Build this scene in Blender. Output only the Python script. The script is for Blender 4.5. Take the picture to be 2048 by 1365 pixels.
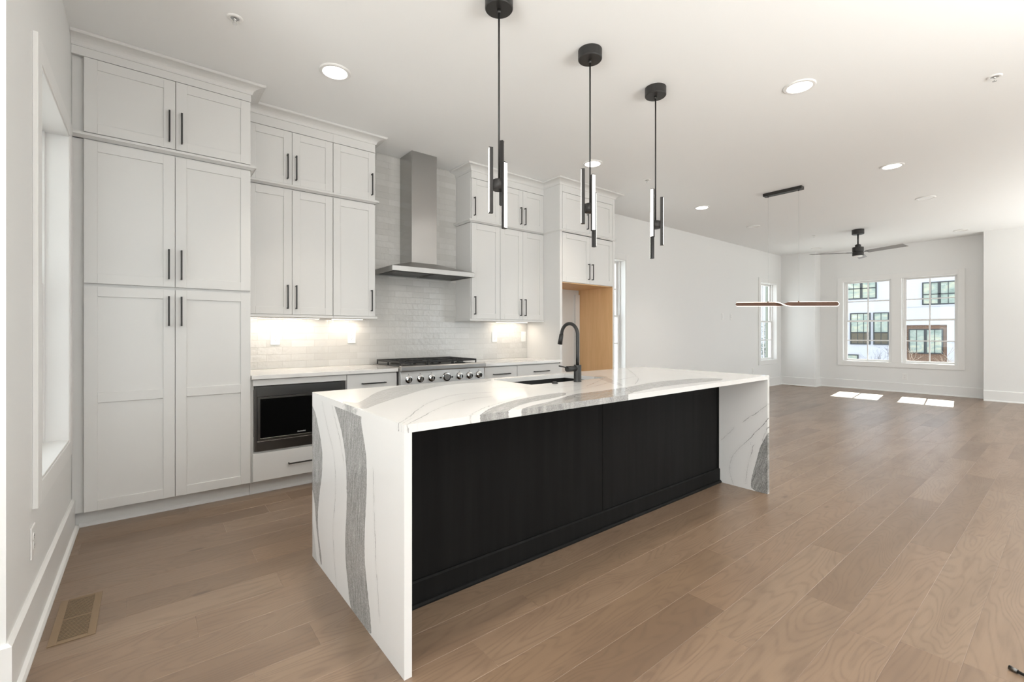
import bpy, bmesh, math, random
from mathutils import Vector, Matrix, Euler
PI = math.pi
for o in list(bpy.data.objects): bpy.data.objects.remove(o)
scene = bpy.context.scene
COL = scene.collection

# ---------------------------------------------------------------- camera
cam_d = bpy.data.cameras.new('camera'); cam = bpy.data.objects.new('camera', cam_d); COL.objects.link(cam)
cam_d.sensor_width = 36.0; cam_d.lens = 911.53 * 36.0 / 2048.0
cam_d.shift_y = (666.2 - 682.5) / 2048.0; cam_d.clip_start = 0.02; cam_d.clip_end = 300
cam.location = (0, 0, 1.244); cam.rotation_euler = (PI / 2, 0, -0.6744)
scene.camera = cam
# ---------------------------------------------------------------- exposure
vs = scene.view_settings
vs.view_transform = 'Standard'; vs.look = 'None'; vs.gamma = 1.0; vs.use_curve_mapping = False; vs.exposure = 0.15
# ---------------------------------------------------------------- sky
world = bpy.data.worlds.new('sky'); scene.world = world; world.use_nodes = True
wn = world.node_tree.nodes; wl = world.node_tree.links
bgn = wn['Background']; bgn.inputs['Color'].default_value = (0.86, 0.92, 1.0, 1); bgn.inputs['Strength'].default_value = 3.0
# ---------------------------------------------------------------- sun through the far windows
def look_rot(d): return Vector(d).to_track_quat('-Z', 'Y').to_euler()
sd = bpy.data.lights.new('sun', 'SUN'); sd.energy = 14.0; sd.angle = 0.006; sd.color = (1.0, 0.95, 0.88)
sun = bpy.data.objects.new('sun', sd); COL.objects.link(sun); sun.location = (30, 6, 20)
sun.rotation_euler = look_rot((-1.0, -0.12, -0.72))
# ---------------------------------------------------------------- added unseen fills behind and left of the camera, tilted at the ceiling
def area(name, loc, d, sx, sy, power, color=(1, 1, 1), shape='RECTANGLE', parent=None, spread=PI):
    L = bpy.data.lights.new(name, 'AREA'); L.shape = shape; L.size = sx; L.size_y = sy; L.energy = power; L.color = color; L.spread = spread
    o = bpy.data.objects.new(name, L); COL.objects.link(o); o.location = loc; o.rotation_euler = look_rot(d)
    if parent: o.parent = parent
    return o
area('added_fill_rear', (2.4, -2.96, 1.25), (0, 1, 2.2), 2.6, 2.2, 185, (1.0, 0.985, 0.955), spread=2.0)
area('added_fill_rear', (7.6, -2.96, 1.25), (0, 1, 2.2), 2.6, 2.2, 45, (1.0, 0.985, 0.955), spread=2.0)
area('added_fill_left', (-2.96, -0.4, 1.25), (1, 0.25, 1.9), 2.6, 2.2, 175, (1.0, 0.985, 0.955), spread=2.8)
area('added_fill_rear', (10.5, -2.96, 1.25), (0, 1, 2.6), 2.2, 2.2, 145, (1.0, 0.985, 0.955), spread=2.2)

# ================================================================ materials
def mat(name, color=(0.8, 0.8, 0.8), rough=0.5, metal=0.0, spec=0.5, emit=None, estr=0.0, bump=None, coat=0.0, aniso=0.0):
    m = bpy.data.materials.new(name); m.use_nodes = True
    n = m.node_tree.nodes; l = m.node_tree.links; b = n['Principled BSDF']
    b.inputs['Base Color'].default_value = (*color, 1); b.inputs['Roughness'].default_value = rough
    b.inputs['Metallic'].default_value = metal; b.inputs['Specular IOR Level'].default_value = spec
    b.inputs['Coat Weight'].default_value = coat; b.inputs['Anisotropic'].default_value = aniso
    if emit: b.inputs['Emission Color'].default_value = (*emit, 1); b.inputs['Emission Strength'].default_value = estr
    # every surface gets a little procedural unevenness
    tc = n.new('ShaderNodeTexCoord'); nz = n.new('ShaderNodeTexNoise')
    sc, st = bump if bump else (60, 0.02)
    nz.inputs['Scale'].default_value = sc; nz.inputs['Detail'].default_value = 3
    l.new(tc.outputs['Object'], nz.inputs['Vector'])
    bp = n.new('ShaderNodeBump'); bp.inputs['Strength'].default_value = st; bp.inputs['Distance'].default_value = 0.002
    l.new(nz.outputs['Fac'], bp.inputs['Height']); l.new(bp.outputs['Normal'], b.inputs['Normal'])
    return m
class NT:
    def __init__(s, m): s.m = m; s.n = m.node_tree.nodes; s.l = m.node_tree.links; s.b = s.n['Principled BSDF']
    def node(s, t, **k):
        x = s.n.new(t)
        for a, v in k.items(): setattr(x, a, v)
        return x
    def put(s, sock, v):
        if isinstance(v, (int, float)): sock.default_value = v
        elif isinstance(v, tuple): sock.default_value = v if len(v) == len(sock.default_value) else (*v, 1)
        else: s.l.new(v, sock)
    def math(s, op, a, b=0.0, c=None, clamp=False):
        x = s.node('ShaderNodeMath', operation=op); x.use_clamp = clamp; s.put(x.inputs[0], a); s.put(x.inputs[1], b)
        if c is not None: s.put(x.inputs[2], c)
        return x.outputs[0]
    def comb(s, x, y, z):
        c = s.node('ShaderNodeCombineXYZ'); s.put(c.inputs[0], x); s.put(c.inputs[1], y); s.put(c.inputs[2], z); return c.outputs[0]
    def sep(s, v): x = s.node('ShaderNodeSeparateXYZ'); s.l.new(v, x.inputs[0]); return x.outputs
    def noise(s, v, scale, detail=3, rough=0.5, dist=0.0):
        x = s.node('ShaderNodeTexNoise'); s.l.new(v, x.inputs['Vector']); x.inputs['Scale'].default_value = scale
        x.inputs['Detail'].default_value = detail; x.inputs['Roughness'].default_value = rough; x.inputs['Distortion'].default_value = dist
        return x.outputs['Fac']
    def ramp(s, f, stops):
        r = s.node('ShaderNodeValToRGB'); s.l.new(f, r.inputs[0]); e = r.color_ramp.elements
        while len(e) < len(stops): e.new(0.5)
        for i, (p, c) in enumerate(stops): e[i].position = p; e[i].color = (*c, 1) if len(c) == 3 else c
        return r.outputs[0]
    def mix(s, f, a, b, mode='MIX'):
        x = s.node('ShaderNodeMix', data_type='RGBA', blend_type=mode); s.put(x.inputs[0], f); s.put(x.inputs[6], a); s.put(x.inputs[7], b); return x.outputs[2]
    def maprange(s, v, a, b, c=0.0, d=1.0):
        x = s.node('ShaderNodeMapRange'); s.put(x.inputs[0], v)
        for i, q in enumerate((a, b, c, d)): x.inputs[i + 1].default_value = q
        return x.outputs[0]
    def bump(s, h, strength, dist=0.002):
        x = s.node('ShaderNodeBump'); s.l.new(h, x.inputs['Height']); x.inputs['Strength'].default_value = strength; x.inputs['Distance'].default_value = dist
        s.l.new(x.outputs[0], s.b.inputs['Normal'])
    def coord(s, k='Object'): return s.node('ShaderNodeTexCoord').outputs[k]
    def attr(s, nm): return s.node('ShaderNodeAttribute', attribute_name=nm).outputs['Fac']

M = {}
M['wall'] = mat('wall_paint', (0.81, 0.807, 0.795), 0.55, bump=(180, 0.06))
M['ceiling'] = mat('ceiling_paint', (0.875, 0.88, 0.875), 0.7, bump=(180, 0.06))
M['trim'] = mat('trim_paint', (0.82, 0.812, 0.797), 0.35)
M['cab'] = mat('cabinet_paint', (0.71, 0.703, 0.688), 0.38)
M['carcass'] = mat('cabinet_inside', (0.70, 0.69, 0.67), 0.5)
M['black'] = mat('black_metal', (0.018, 0.017, 0.016), 0.42)
M['dark'] = mat('dark_metal', (0.035, 0.033, 0.032), 0.45, metal=0.3)
M['darkgap'] = mat('dark_gap', (0.02, 0.02, 0.02), 0.8)
M['plate'] = mat('plate_plastic', (0.84, 0.83, 0.81), 0.3)
M['slot'] = mat('slot_black', (0.03, 0.03, 0.03), 0.5)
M['glassblack'] = mat('black_glass', (0.004, 0.004, 0.004), 0.08, spec=0.25)
M['blacksink'] = mat('granite_black', (0.012, 0.012, 0.012), 0.5)
M['castiron'] = mat('cast_iron', (0.02, 0.02, 0.02), 0.55)
M['chrome'] = mat('chrome', (0.75, 0.75, 0.74), 0.12, metal=1.0)
M['led_lens'] = mat('led_lens', (0.9, 0.9, 0.9), 0.4, emit=(1.0, 0.97, 0.93), estr=9.0)
M['led_strip'] = mat('led_strip', (0.9, 0.9, 0.9), 0.4, emit=(1.0, 0.94, 0.86), estr=2.6)
M['led_ribbon'] = mat('led_ribbon', (0.9, 0.9, 0.9), 0.4, emit=(1.0, 0.90, 0.78), estr=1.8)
M['led_bar'] = mat('led_bar', (0.9, 0.9, 0.9), 0.4, emit=(1.0, 0.93, 0.84), estr=4.0)
M['lens_off'] = mat('frosted_lens', (0.85, 0.84, 0.82), 0.3)
M['bronze'] = mat('bronze_brown', (0.22, 0.13, 0.095), 0.45, metal=0.5)
M['fanblade'] = mat('fan_blade', (0.30, 0.29, 0.28), 0.5)
M['register'] = mat('register_brown', (0.23, 0.155, 0.09), 0.45)
M['duct'] = mat('duct_shade', (0.03, 0.02, 0.012), 0.8)
M['wire'] = mat('wire_steel', (0.45, 0.45, 0.45), 0.4, metal=0.6)
M['logo'] = mat('logo_white', (0.8, 0.8, 0.8), 0.5)
M['greygreen'] = mat('grey_green_paint', (0.16, 0.18, 0.15), 0.7)
M['bark_light'] = mat('bark_tan', (0.42, 0.33, 0.25), 0.9)
M['bark_dark'] = mat('bark_dark', (0.10, 0.085, 0.09), 0.9)
M['leaf'] = mat('leaf_green', (0.07, 0.11, 0.06), 0.8)
M['ext_frame'] = mat('window_frame_black', (0.025, 0.03, 0.033), 0.5)
M['ext_room'] = mat('painted_dark_interior', (0.10, 0.085, 0.06), 0.8)
M['asphalt'] = mat('ground_grey', (0.52, 0.52, 0.51), 0.9)
M['slab'] = mat('concrete', (0.45, 0.45, 0.45), 0.9)
M['stone'] = mat('shoe_black', (0.02, 0.02, 0.02), 0.35)

def m_steel(name, axis, base=0.47, rough=0.36):
    m = mat(name, (base, base * 0.985, base * 0.96), rough, metal=1.0); t = NT(m)
    x, y, z = t.sep(t.coord())
    s = {'x': (1.5, 500, 500), 'z': (500, 500, 1.5)}[axis]
    v = t.comb(t.math('MULTIPLY', x, s[0]), t.math('MULTIPLY', y, s[1]), t.math('MULTIPLY', z, s[2]))
    n = t.noise(v, 1.0, 2)
    t.l.new(t.maprange(n, 0.2, 0.8, rough - 0.02, rough + 0.03), t.b.inputs['Roughness'])
    t.bump(n, 0.025, 0.001)
    m.node_tree.nodes['Principled BSDF'].inputs['Anisotropic'].default_value = 0.5
    return m
M['steel_h'] = m_steel('brushed_steel_horizontal', 'x')
M['steel_v'] = m_steel('brushed_steel_upright', 'x', 0.43, 0.20)
M['steel_dark'] = m_steel('dark_brushed_steel', 'x', 0.17, 0.34)

def m_island():
    m = mat('island_black_stain', (0.012, 0.0115, 0.011), 0.55, spec=0.10); t = NT(m)
    x, y, z = t.sep(t.coord())
    n = t.noise(t.comb(t.math('MULTIPLY', x, 25), t.math('MULTIPLY', y, 25), t.math('MULTIPLY', z, 1.5)), 1.0, 4)
    t.l.new(t.ramp(n, [(0.3, (0.007, 0.0068, 0.0066)), (0.75, (0.012, 0.0118, 0.0115))]), t.b.inputs['Base Color'])
    t.bump(n, 0.1, 0.001)
    return m
M['island'] = m_island()

def m_wood(name, c1, c2, vertical=True):
    m = mat(name, c1, 0.5); t = NT(m); x, y, z = t.sep(t.coord())
    v = t.comb(t.math('MULTIPLY', x, 14), t.math('MULTIPLY', y, 14), t.math('MULTIPLY', z, 1.1)) if vertical else t.comb(t.math('MULTIPLY', x, 1.1), t.math('MULTIPLY', y, 14), t.math('MULTIPLY', z, 14))
    n = t.noise(v, 1.0, 5, 0.6, 0.4)
    v2 = t.comb(t.math('MULTIPLY', x, 120), t.math('MULTIPLY', y, 120), t.math('MULTIPLY', z, 5))
    f = t.math('ADD', t.math('MULTIPLY', n, 0.7), t.math('MULTIPLY', t.noise(v2, 1.0, 2), 0.3))
    t.l.new(t.ramp(f, [(0.3, c2), (0.7, c1)]), t.b.inputs['Base Color'])
    return m
M['maple'] = m_wood('maple_veneer', (0.82, 0.52, 0.27), (0.70, 0.42, 0.195))

def m_floor():
    m = mat('oak_floor', (0.4, 0.3, 0.22), 0.3, spec=0.7); t = NT(m)
    g = t.node('ShaderNodeNewGeometry'); r = g.outputs['Random Per Island']
    x, y, z = t.sep(t.coord())
    ox = t.math('MULTIPLY', r, 37.0); oy = t.math('MULTIPLY', r, 91.0)
    px = t.math('ADD', x, ox); py = t.math('ADD', y, oy)
    # flowing cathedral grain
    big = t.noise(t.comb(t.math('MULTIPLY', px, 0.75), t.math('MULTIPLY', py, 4.2), 0.0), 1.0, 2, 0.45, 0.35)
    ring = t.math('SINE', t.math('MULTIPLY', big, 190.0))
    ring = t.math('POWER', t.math('ADD', t.math('MULTIPLY', ring, 0.5), 0.5), 3.0)
    wig = t.noise(t.comb(t.math('MULTIPLY', px, 9.0), t.math('MULTIPLY', py, 60.0), 0.0), 1.0, 3)
    ring = t.math('MULTIPLY', ring, t.maprange(wig, 0.3, 0.65, 0.25, 1.0))
    fine = t.noise(t.comb(t.math('MULTIPLY', px, 5.0), t.math('MULTIPLY', py, 190.0), 0.0), 1.0, 3)
    cloud = t.noise(t.comb(t.math('MULTIPLY', px, 1.3), t.math('MULTIPLY', py, 6.0), 0.0), 1.0, 3, 0.6)
    wn_ = t.node('ShaderNodeTexWhiteNoise', noise_dimensions='1D'); t.l.new(r, wn_.inputs['W'])
    base = t.ramp(wn_.outputs['Value'], [(0.0, (0.238, 0.160, 0.104)), (0.35, (0.272, 0.190, 0.130)), (0.7, (0.253, 0.169, 0.112)), (1.0, (0.188, 0.125, 0.081))])
    c = t.mix(t.maprange(cloud, 0.46, 0.74, 0.0, 0.55), base, (0.150, 0.098, 0.065))
    c = t.mix(t.math('MULTIPLY', ring, 0.50), c, (0.135, 0.088, 0.058))
    c = t.mix(t.maprange(fine, 0.5, 0.8, 0.0, 0.30), c, (0.185, 0.122, 0.082))
    vo = t.node('ShaderNodeTexVoronoi'); t.l.new(t.comb(t.math('MULTIPLY', px, 1.6), t.math('MULTIPLY', py, 4.5), 0.0), vo.inputs['Vector']); vo.inputs['Scale'].default_value = 1.0
    kd = t.math('ADD', vo.outputs['Distance'], t.math('MULTIPLY', wig, 0.05))
    c = t.mix(t.maprange(kd, 0.06, 0.11, 0.7, 0.0), c, (0.10, 0.06, 0.04))
    t.l.new(c, t.b.inputs['Base Color'])
    t.l.new(t.maprange(cloud, 0.2, 0.8, 0.27, 0.36), t.b.inputs['Roughness'])
    h = t.math('ADD', t.math('MULTIPLY', ring, -0.8), t.math('MULTIPLY', fine, -0.35))
    t.bump(h, 0.16, 0.001)
    return m
M['floor'] = m_floor()

def m_tile():
    m = mat('glazed_tile', (0.8, 0.79, 0.77), 0.10, spec=0.6); t = NT(m)
    x, y, z = t.sep(t.coord())
    br = t.node('ShaderNodeTexBrick'); t.l.new(t.comb(x, z, 0.0), br.inputs['Vector'])
    br.offset = 0.36; br.offset_frequency = 2; br.squash = 1.0
    for k, v in (('Scale', 1.0), ('Mortar Size', 0.0014), ('Mortar Smooth', 0.3), ('Bias', 0.0), ('Brick Width', 0.203), ('Row Height', 0.0640)): br.inputs[k].default_value = v
    br.inputs['Color1'].default_value = (0, 0, 0, 1); br.inputs['Color2'].default_value = (1, 1, 1, 1); br.inputs['Mortar'].default_value = (0.5, 0.5, 0.5, 1)
    r = t.sep(br.outputs['Color'])[0]
    col = t.ramp(r, [(0.0, (0.585, 0.575, 0.55)), (0.5, (0.625, 0.615, 0.59)), (1.0, (0.66, 0.65, 0.628))])
    cl = t.noise(t.comb(t.math('ADD', x, t.math('MULTIPLY', r, 7.0)), y, z), 22.0, 3)
    col = t.mix(t.maprange(cl, 0.3, 0.7, 0.0, 0.22), col, (0.54, 0.53, 0.505))
    col = t.mix(br.outputs['Fac'], col, (0.50, 0.487, 0.462))
    t.l.new(col, t.b.inputs['Base Color'])
    wob = t.noise(t.comb(t.math('ADD', x, t.math('MULTIPLY', r, 5.0)), y, t.math('ADD', z, r)), 26.0, 2, 0.5)
    h = t.math('SUBTRACT', t.math('MULTIPLY', wob, 2.2), t.math('MULTIPLY', br.outputs['Fac'], 0.8))
    t.bump(h, 0.7, 0.002)
    t.l.new(t.maprange(br.outputs['Fac'], 0, 1, 0.09, 0.6), t.b.inputs['Roughness'])
    return m
M['tile'] = m_tile()

def m_quartz():
    m = mat('veined_quartz', (0.8, 0.79, 0.77), 0.09, spec=0.5); t = NT(m)
    p = t.coord()
    n1 = t.noise(p, 16.0, 4, 0.6); n2 = t.noise(p, 70.0, 3, 0.6); n3 = t.noise(p, 5.0, 3)
    v = t.attr('vein'); ln = t.attr('line'); near = t.maprange(t.attr('near'), 0.014, 0.026, 1.0, 0.0); tone = t.attr('tone')
    d = t.math('ADD', v, t.math('ADD', t.math('MULTIPLY', t.math('SUBTRACT', n1, 0.5), 0.012), t.math('MULTIPLY', t.math('SUBTRACT', n2, 0.5), 0.010)))
    inside = t.maprange(d, 0.0015, -0.0015)
    soft = t.maprange(d, 0.03, -0.02)
    fl = t.attr('cross'); al = t.attr('along')
    st = t.noise(t.comb(t.math('ADD', t.math('MULTIPLY', fl, 85.0), t.math('MULTIPLY', n3, 4.0)), t.math('MULTIPLY', al, 7.0), 0.0), 1.0, 5, 0.65)
    st2 = t.noise(p, 170.0, 2, 0.7)
    sf = t.math('ADD', t.math('MULTIPLY', st, 0.55), t.math('MULTIPLY', st2, 0.45))
    gray = t.ramp(sf, [(0.32, (0.09, 0.09, 0.088)), (0.44, (0.23, 0.23, 0.225)), (0.54, (0.35, 0.345, 0.335)), (0.70, (0.62, 0.61, 0.60))])
    base = t.ramp(t.noise(p, 2.2, 4), [(0.3, (0.80, 0.79, 0.775)), (0.7, (0.765, 0.76, 0.745))])
    c = t.mix(t.math('MULTIPLY', inside, tone), base, gray)
    edge = t.maprange(t.math('ABSOLUTE', d), 0.0008, 0.0026, 0.75, 0.0)
    c = t.mix(t.math('MULTIPLY', t.math('MULTIPLY', edge, tone), t.maprange(n1, 0.40, 0.55)), c, (0.10, 0.10, 0.10))
    lw = t.math('ADD', ln, t.math('ADD', t.math('MULTIPLY', t.math('SUBTRACT', n1, 0.5), 0.020), t.math('MULTIPLY', t.math('SUBTRACT', n2, 0.5), 0.010)))
    lm = t.maprange(t.math('ABSOLUTE', lw), 0.0006, 0.0028, 1.0, 0.0)
    c = t.mix(t.math('MULTIPLY', t.math('MULTIPLY', t.math('MULTIPLY', lm, near), t.maprange(n1, 0.40, 0.56, 0.25, 1.0)), t.maprange(n3, 0.38, 0.58, 0.35, 0.95)), c, (0.15, 0.148, 0.145))
    halo = t.maprange(t.attr('near'), 0.0, 0.028, 0.22, 0.0)
    c = t.mix(t.math('MULTIPLY', halo, t.maprange(st2, 0.4, 0.6)), c, (0.50, 0.495, 0.485))
    t.l.new(c, t.b.inputs['Base Color'])
    return m
M['quartz'] = m_quartz()

def m_quartz_plain():
    m = mat('counter_quartz', (0.8, 0.79, 0.77), 0.09); t = NT(m); p = t.coord()
    x, y, z = t.sep(p)
    n = t.noise(t.comb(t.math('MULTIPLY', x, 1.6), t.math('MULTIPLY', y, 5.0), z), 1.0, 3, 0.5, 0.6)
    b = t.maprange(t.math('ABSOLUTE', t.math('SUBTRACT', n, 0.56)), 0.0, 0.03, 1.0, 0.0)
    st = t.noise(p, 60.0, 4, 0.7)
    c = t.mix(t.math('MULTIPLY', b, t.maprange(st, 0.35, 0.6, 0.1, 0.8)), (0.79, 0.78, 0.765), (0.36, 0.355, 0.35))
    t.l.new(c, t.b.inputs['Base Color']); return m
M['quartz_plain'] = m_quartz_plain()

def m_glass():
    m = bpy.data.materials.new('window_glass'); m.use_nodes = True; n = m.node_tree.nodes; l = m.node_tree.links
    n.remove(n['Principled BSDF']); out = n['Material Output']
    tr = n.new('ShaderNodeBsdfTransparent'); gl = n.new('ShaderNodeBsdfGlossy'); gl.inputs['Roughness'].default_value = 0.01
    tr.inputs['Color'].default_value = (0.95, 0.97, 0.96, 1)
    lw = n.new('ShaderNodeLayerWeight'); lw.inputs['Blend'].default_value = 0.5
    pw = n.new('ShaderNodeMath'); pw.operation = 'POWER'; pw.inputs[1].default_value = 5.0; l.new(lw.outputs['Facing'], pw.inputs[0])
    fr = n.new('ShaderNodeMath'); fr.operation = 'MULTIPLY_ADD'; fr.inputs[1].default_value = 0.9; fr.inputs[2].default_value = 0.03; l.new(pw.outputs[0], fr.inputs[0])
    mx = n.new('ShaderNodeMixShader'); l.new(fr.outputs[0], mx.inputs[0]); l.new(tr.outputs[0], mx.inputs[1]); l.new(gl.outputs[0], mx.inputs[2]); l.new(mx.outputs[0], out.inputs[0])
    return m
M['glass'] = m_glass()

def m_brick(name, c1, c2, mortar):
    m = mat(name, c1, 0.8); t = NT(m); x, y, z = t.sep(t.coord())
    br = t.node('ShaderNodeTexBrick'); t.l.new(t.comb(y, z, 0.0), br.inputs['Vector'])
    for k, v in (('Scale', 1.0), ('Mortar Size', 0.008), ('Brick Width', 0.22), ('Row Height', 0.075)): br.inputs[k].default_value = v
    for k, v in (('Color1', c1), ('Color2', c2), ('Mortar', mortar)): br.inputs[k].default_value = (*v, 1)
    t.l.new(br.outputs['Color'], t.b.inputs['Base Color']); return m
M['brick_white'] = m_brick('white_painted_brick', (0.485, 0.49, 0.535), (0.47, 0.475, 0.52), (0.43, 0.435, 0.475))
M['brick_brown'] = m_brick('brown_brick', (0.17, 0.085, 0.05), (0.13, 0.07, 0.043), (0.22, 0.18, 0.145))
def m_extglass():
    m = mat('painted_reflection_pane', (0.4, 0.5, 0.45), 0.12, spec=0.5); t = NT(m)
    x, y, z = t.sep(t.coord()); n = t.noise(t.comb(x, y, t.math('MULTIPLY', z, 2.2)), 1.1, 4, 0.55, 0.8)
    t.l.new(t.ramp(n, [(0.30, (0.17, 0.22, 0.19)), (0.48, (0.28, 0.33, 0.29)), (0.60, (0.40, 0.40, 0.30)), (0.72, (0.40, 0.46, 0.46))]), t.b.inputs['Base Color'])  # reflections painted in as mottled base colour
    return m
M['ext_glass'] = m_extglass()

# ================================================================ mesh helpers
class MB:
    def __init__(s): s.bm = bmesh.new()
    def box(s, x0, x1, y0, y1, z0, z1):
        v = [s.bm.verts.new((x, y, z)) for z in (z0, z1) for y in (y0, y1) for x in (x0, x1)]
        for f in ((0, 2, 3, 1), (4, 5, 7, 6), (0, 1, 5, 4), (2, 6, 7, 3), (0, 4, 6, 2), (1, 3, 7, 5)): s.bm.faces.new([v[i] for i in f])
        return s
    def hexa(s, pts):   # 8 points: bottom ring 0-3 ccw, top ring 4-7 ccw
        v = [s.bm.verts.new(p) for p in pts]
        for f in ((3, 2, 1, 0), (4, 5, 6, 7), (0, 1, 5, 4), (1, 2, 6, 5), (2, 3, 7, 6), (3, 0, 4, 7)): s.bm.faces.new([v[i] for i in f])
        return s
    def ring(s, c, n, u, v, ru, rv=None, ph=0.0):
        rv = ru if rv is None else rv
        return [s.bm.verts.new(c + u * (ru * math.cos(2 * PI * i / n + ph)) + v * (rv * math.sin(2 * PI * i / n + ph))) for i in range(n)]
    def bridge(s, a, b, smooth=True):
        n = len(a)
        for i in range(n):
            f = s.bm.faces.new((a[i], a[(i + 1) % n], b[(i + 1) % n], b[i])); f.smooth = smooth
    def cyl(s, p0, p1, r0, r1=None, n=24, caps=True):
        r1 = r0 if r1 is None else r1; p0 = Vector(p0); p1 = Vector(p1); d = (p1 - p0).normalized()
        u = d.orthogonal().normalized(); v = d.cross(u)
        a = s.ring(p0, n, u, v, r0); b = s.ring(p1, n, u, v, r1); s.bridge(a, b)
        if caps: s.bm.faces.new(a[::-1]); s.bm.faces.new(b)
        return s
    def tube(s, pts, r, n=10, caps=True, rs=None):
        pts = [Vector(p) for p in pts]; prev = None; u = None
        for i, p in enumerate(pts):
            d = (pts[min(i + 1, len(pts) - 1)] - pts[max(i - 1, 0)]).normalized()
            if u is None: u = d.orthogonal().normalized()
            else: u = (u - d * u.dot(d)).normalized()
            v = d.cross(u); rr = rs[i] if rs else r
            a = s.ring(p, n, u, v, rr)
            if prev: s.bridge(prev, a)
            elif caps: s.bm.faces.new(a[::-1])
            prev = a
        if caps: s.bm.faces.new(prev)
        return s
    def lathe(s, prof, c=(0, 0, 0), n=40, axis='z'):
        ax = {'z': (Vector((1, 0, 0)), Vector((0, 1, 0)), Vector((0, 0, 1))), 'y': (Vector((1, 0, 0)), Vector((0, 0, 1)), Vector((0, -1, 0)))}[axis]
        c = Vector(c); prev = None
        for i, (r, h) in enumerate(prof):
            a = s.ring(c + ax[2] * h, n, ax[0], ax[1], max(r, 1e-5))
            if prev: s.bridge(prev, a, smooth=False)
            else: s.bm.faces.new(a[::-1])
            prev = a
        s.bm.faces.new(prev); return s
    def profile_x(s, prof, x0, x1, y0=0.0, sy=1.0, m0=0.0, m1=0.0):
        # prof: closed list of (out, z); 'out' runs to -y*sy from y0 ; m0/m1 miter growth per unit out at each end
        A = [s.bm.verts.new((x0 - m0 * o, y0 - o * sy, z)) for o, z in prof]; B = [s.bm.verts.new((x1 + m1 * o, y0 - o * sy, z)) for o, z in prof]
        n = len(prof)
        for i in range(n): s.bm.faces.new((A[i], B[i], B[(i + 1) % n], A[(i + 1) % n]))
        s.bm.faces.new(A[::-1]); s.bm.faces.new(B); return s
    def profile_y(s, prof, y0, y1, x0=0.0, sx=1.0, m0=0.0, m1=0.0):
        A = [s.bm.verts.new((x0 - o * sx, y0 - m0 * o, z)) for o, z in prof]; B = [s.bm.verts.new((x0 - o * sx, y1 + m1 * o, z)) for o, z in prof]
        n = len(prof)
        for i in range(n): s.bm.faces.new((A[i], B[i], B[(i + 1) % n], A[(i + 1) % n]))
        s.bm.faces.new(A[::-1]); s.bm.faces.new(B); return s
    def build(s, name, m, parent=None, bevel=0.0, segs=1, keep=False):
        # geometry is written in world coordinates; it is moved so that it stands relative to its thing's base
        bmesh.ops.recalc_face_normals(s.bm, faces=s.bm.faces[:])
        if parent is not None: base = WB[parent.name]; loc = Vector((0, 0, 0))
        elif keep: base = Vector((0, 0, 0)); loc = base
        else:
            cs = [v.co for v in s.bm.verts]
            base = Vector(((min(c.x for c in cs) + max(c.x for c in cs)) / 2, (min(c.y for c in cs) + max(c.y for c in cs)) / 2, min(c.z for c in cs))); loc = base
        bmesh.ops.translate(s.bm, verts=s.bm.verts[:], vec=-base)
        me = bpy.data.meshes.new(name); s.bm.to_mesh(me); s.bm.free()
        o = bpy.data.objects.new(name, me); COL.objects.link(o); me.materials.append(m); o.location = loc
        if parent is not None: o.parent = parent
        WB[o.name] = base
        if bevel:
            b = o.modifiers.new('edge', 'BEVEL'); b.width = bevel; b.segments = segs; b.limit_method = 'ANGLE'; b.angle_limit = math.radians(40)
        return o
WB = {}
def thing(name, label, cat, loc=(0, 0, 0), rz=0.0, group=None, local=False):
    o = bpy.data.objects.new(name, None); COL.objects.link(o); o.location = loc; o.rotation_euler = (0, 0, rz); o.empty_display_size = 0.1
    o['label'] = label; o['category'] = cat
    if group: o['group'] = group
    WB[o.name] = Vector((0, 0, 0)) if local else Vector(loc)
    return o
def tag(o, label, cat, group=None, kind=None):
    o['label'] = label; o['category'] = cat
    if group: o['group'] = group
    if kind: o['kind'] = kind
    return o
def struct(o, label=None):
    o['kind'] = 'structure'
    if label: o['label'] = label
    return o
def copy_tree(o, parent=None):
    c = o.copy(); COL.objects.link(c)
    if parent: c.parent = parent
    for ch in list(o.children): copy_tree(ch, c)
    return c

# ================================================================ the room
CE = 3.11; XL = -0.373; YW = 4.56; XF = 12.35; XC = 12.0; T = 0.17
WZ0, WZ1 = 0.605, 2.405

def wall_mesh(name, along, u0, u1, p, outward, openings, m=None, z1=CE):
    # along 'x' : wall plane y=p, thickness towards outward*y ; along 'y' : plane x=p. openings: (a,b,z0,z1)
    b = MB(); q0, q1 = sorted((p, p + outward * T))
    def bx(a, c, za, zb):
        if c - a < 1e-4 or zb - za < 1e-4: return
        if along == 'x': b.box(a, c, q0, q1, za, zb)
        else: b.box(q0, q1, a, c, za, zb)
    cur = u0
    for a, c, za, zb in sorted(openings):
        bx(cur, a, 0, z1); bx(a, c, 0, za); bx(a, c, zb, z1); cur = c
    bx(cur, u1, 0, z1)
    return struct(b.build(name, m or M['wall'], keep=True))

W_SIDE = (10.85, 11.73); W_MID = (5.08, 5.96); W_A = (2.525, 3.405); W_B = (1.505, 2.377); W_LEFT = (2.80, 3.72)
wall_mesh('wall_back', 'x', XL - T, XF + T, YW, 1, [(*W_MID, WZ0, WZ1), (*W_SIDE, WZ0, WZ1)])
wall_mesh('wall_far', 'y', 1.13, 3.84, XF, 1, [(*W_A, WZ0, WZ1), (*W_B, WZ0, WZ1)])
b = MB(); b.box(XC, XF + T, 3.84, YW, 0, CE); struct(b.build('wall_far_left_chase', M['wall'], keep=True))
b = MB(); b.box(XC, XF + T, -3.0, 1.13, 0, CE); struct(b.build('wall_far_right_chase', M['wall'], keep=True))
wall_mesh('wall_left', 'y', 2.266, YW, XL, -1, [(*W_LEFT, WZ0, WZ1)])
wall_mesh('wall_left_return', 'x', -3.0, XL - T, 2.266, 1, [])
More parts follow.
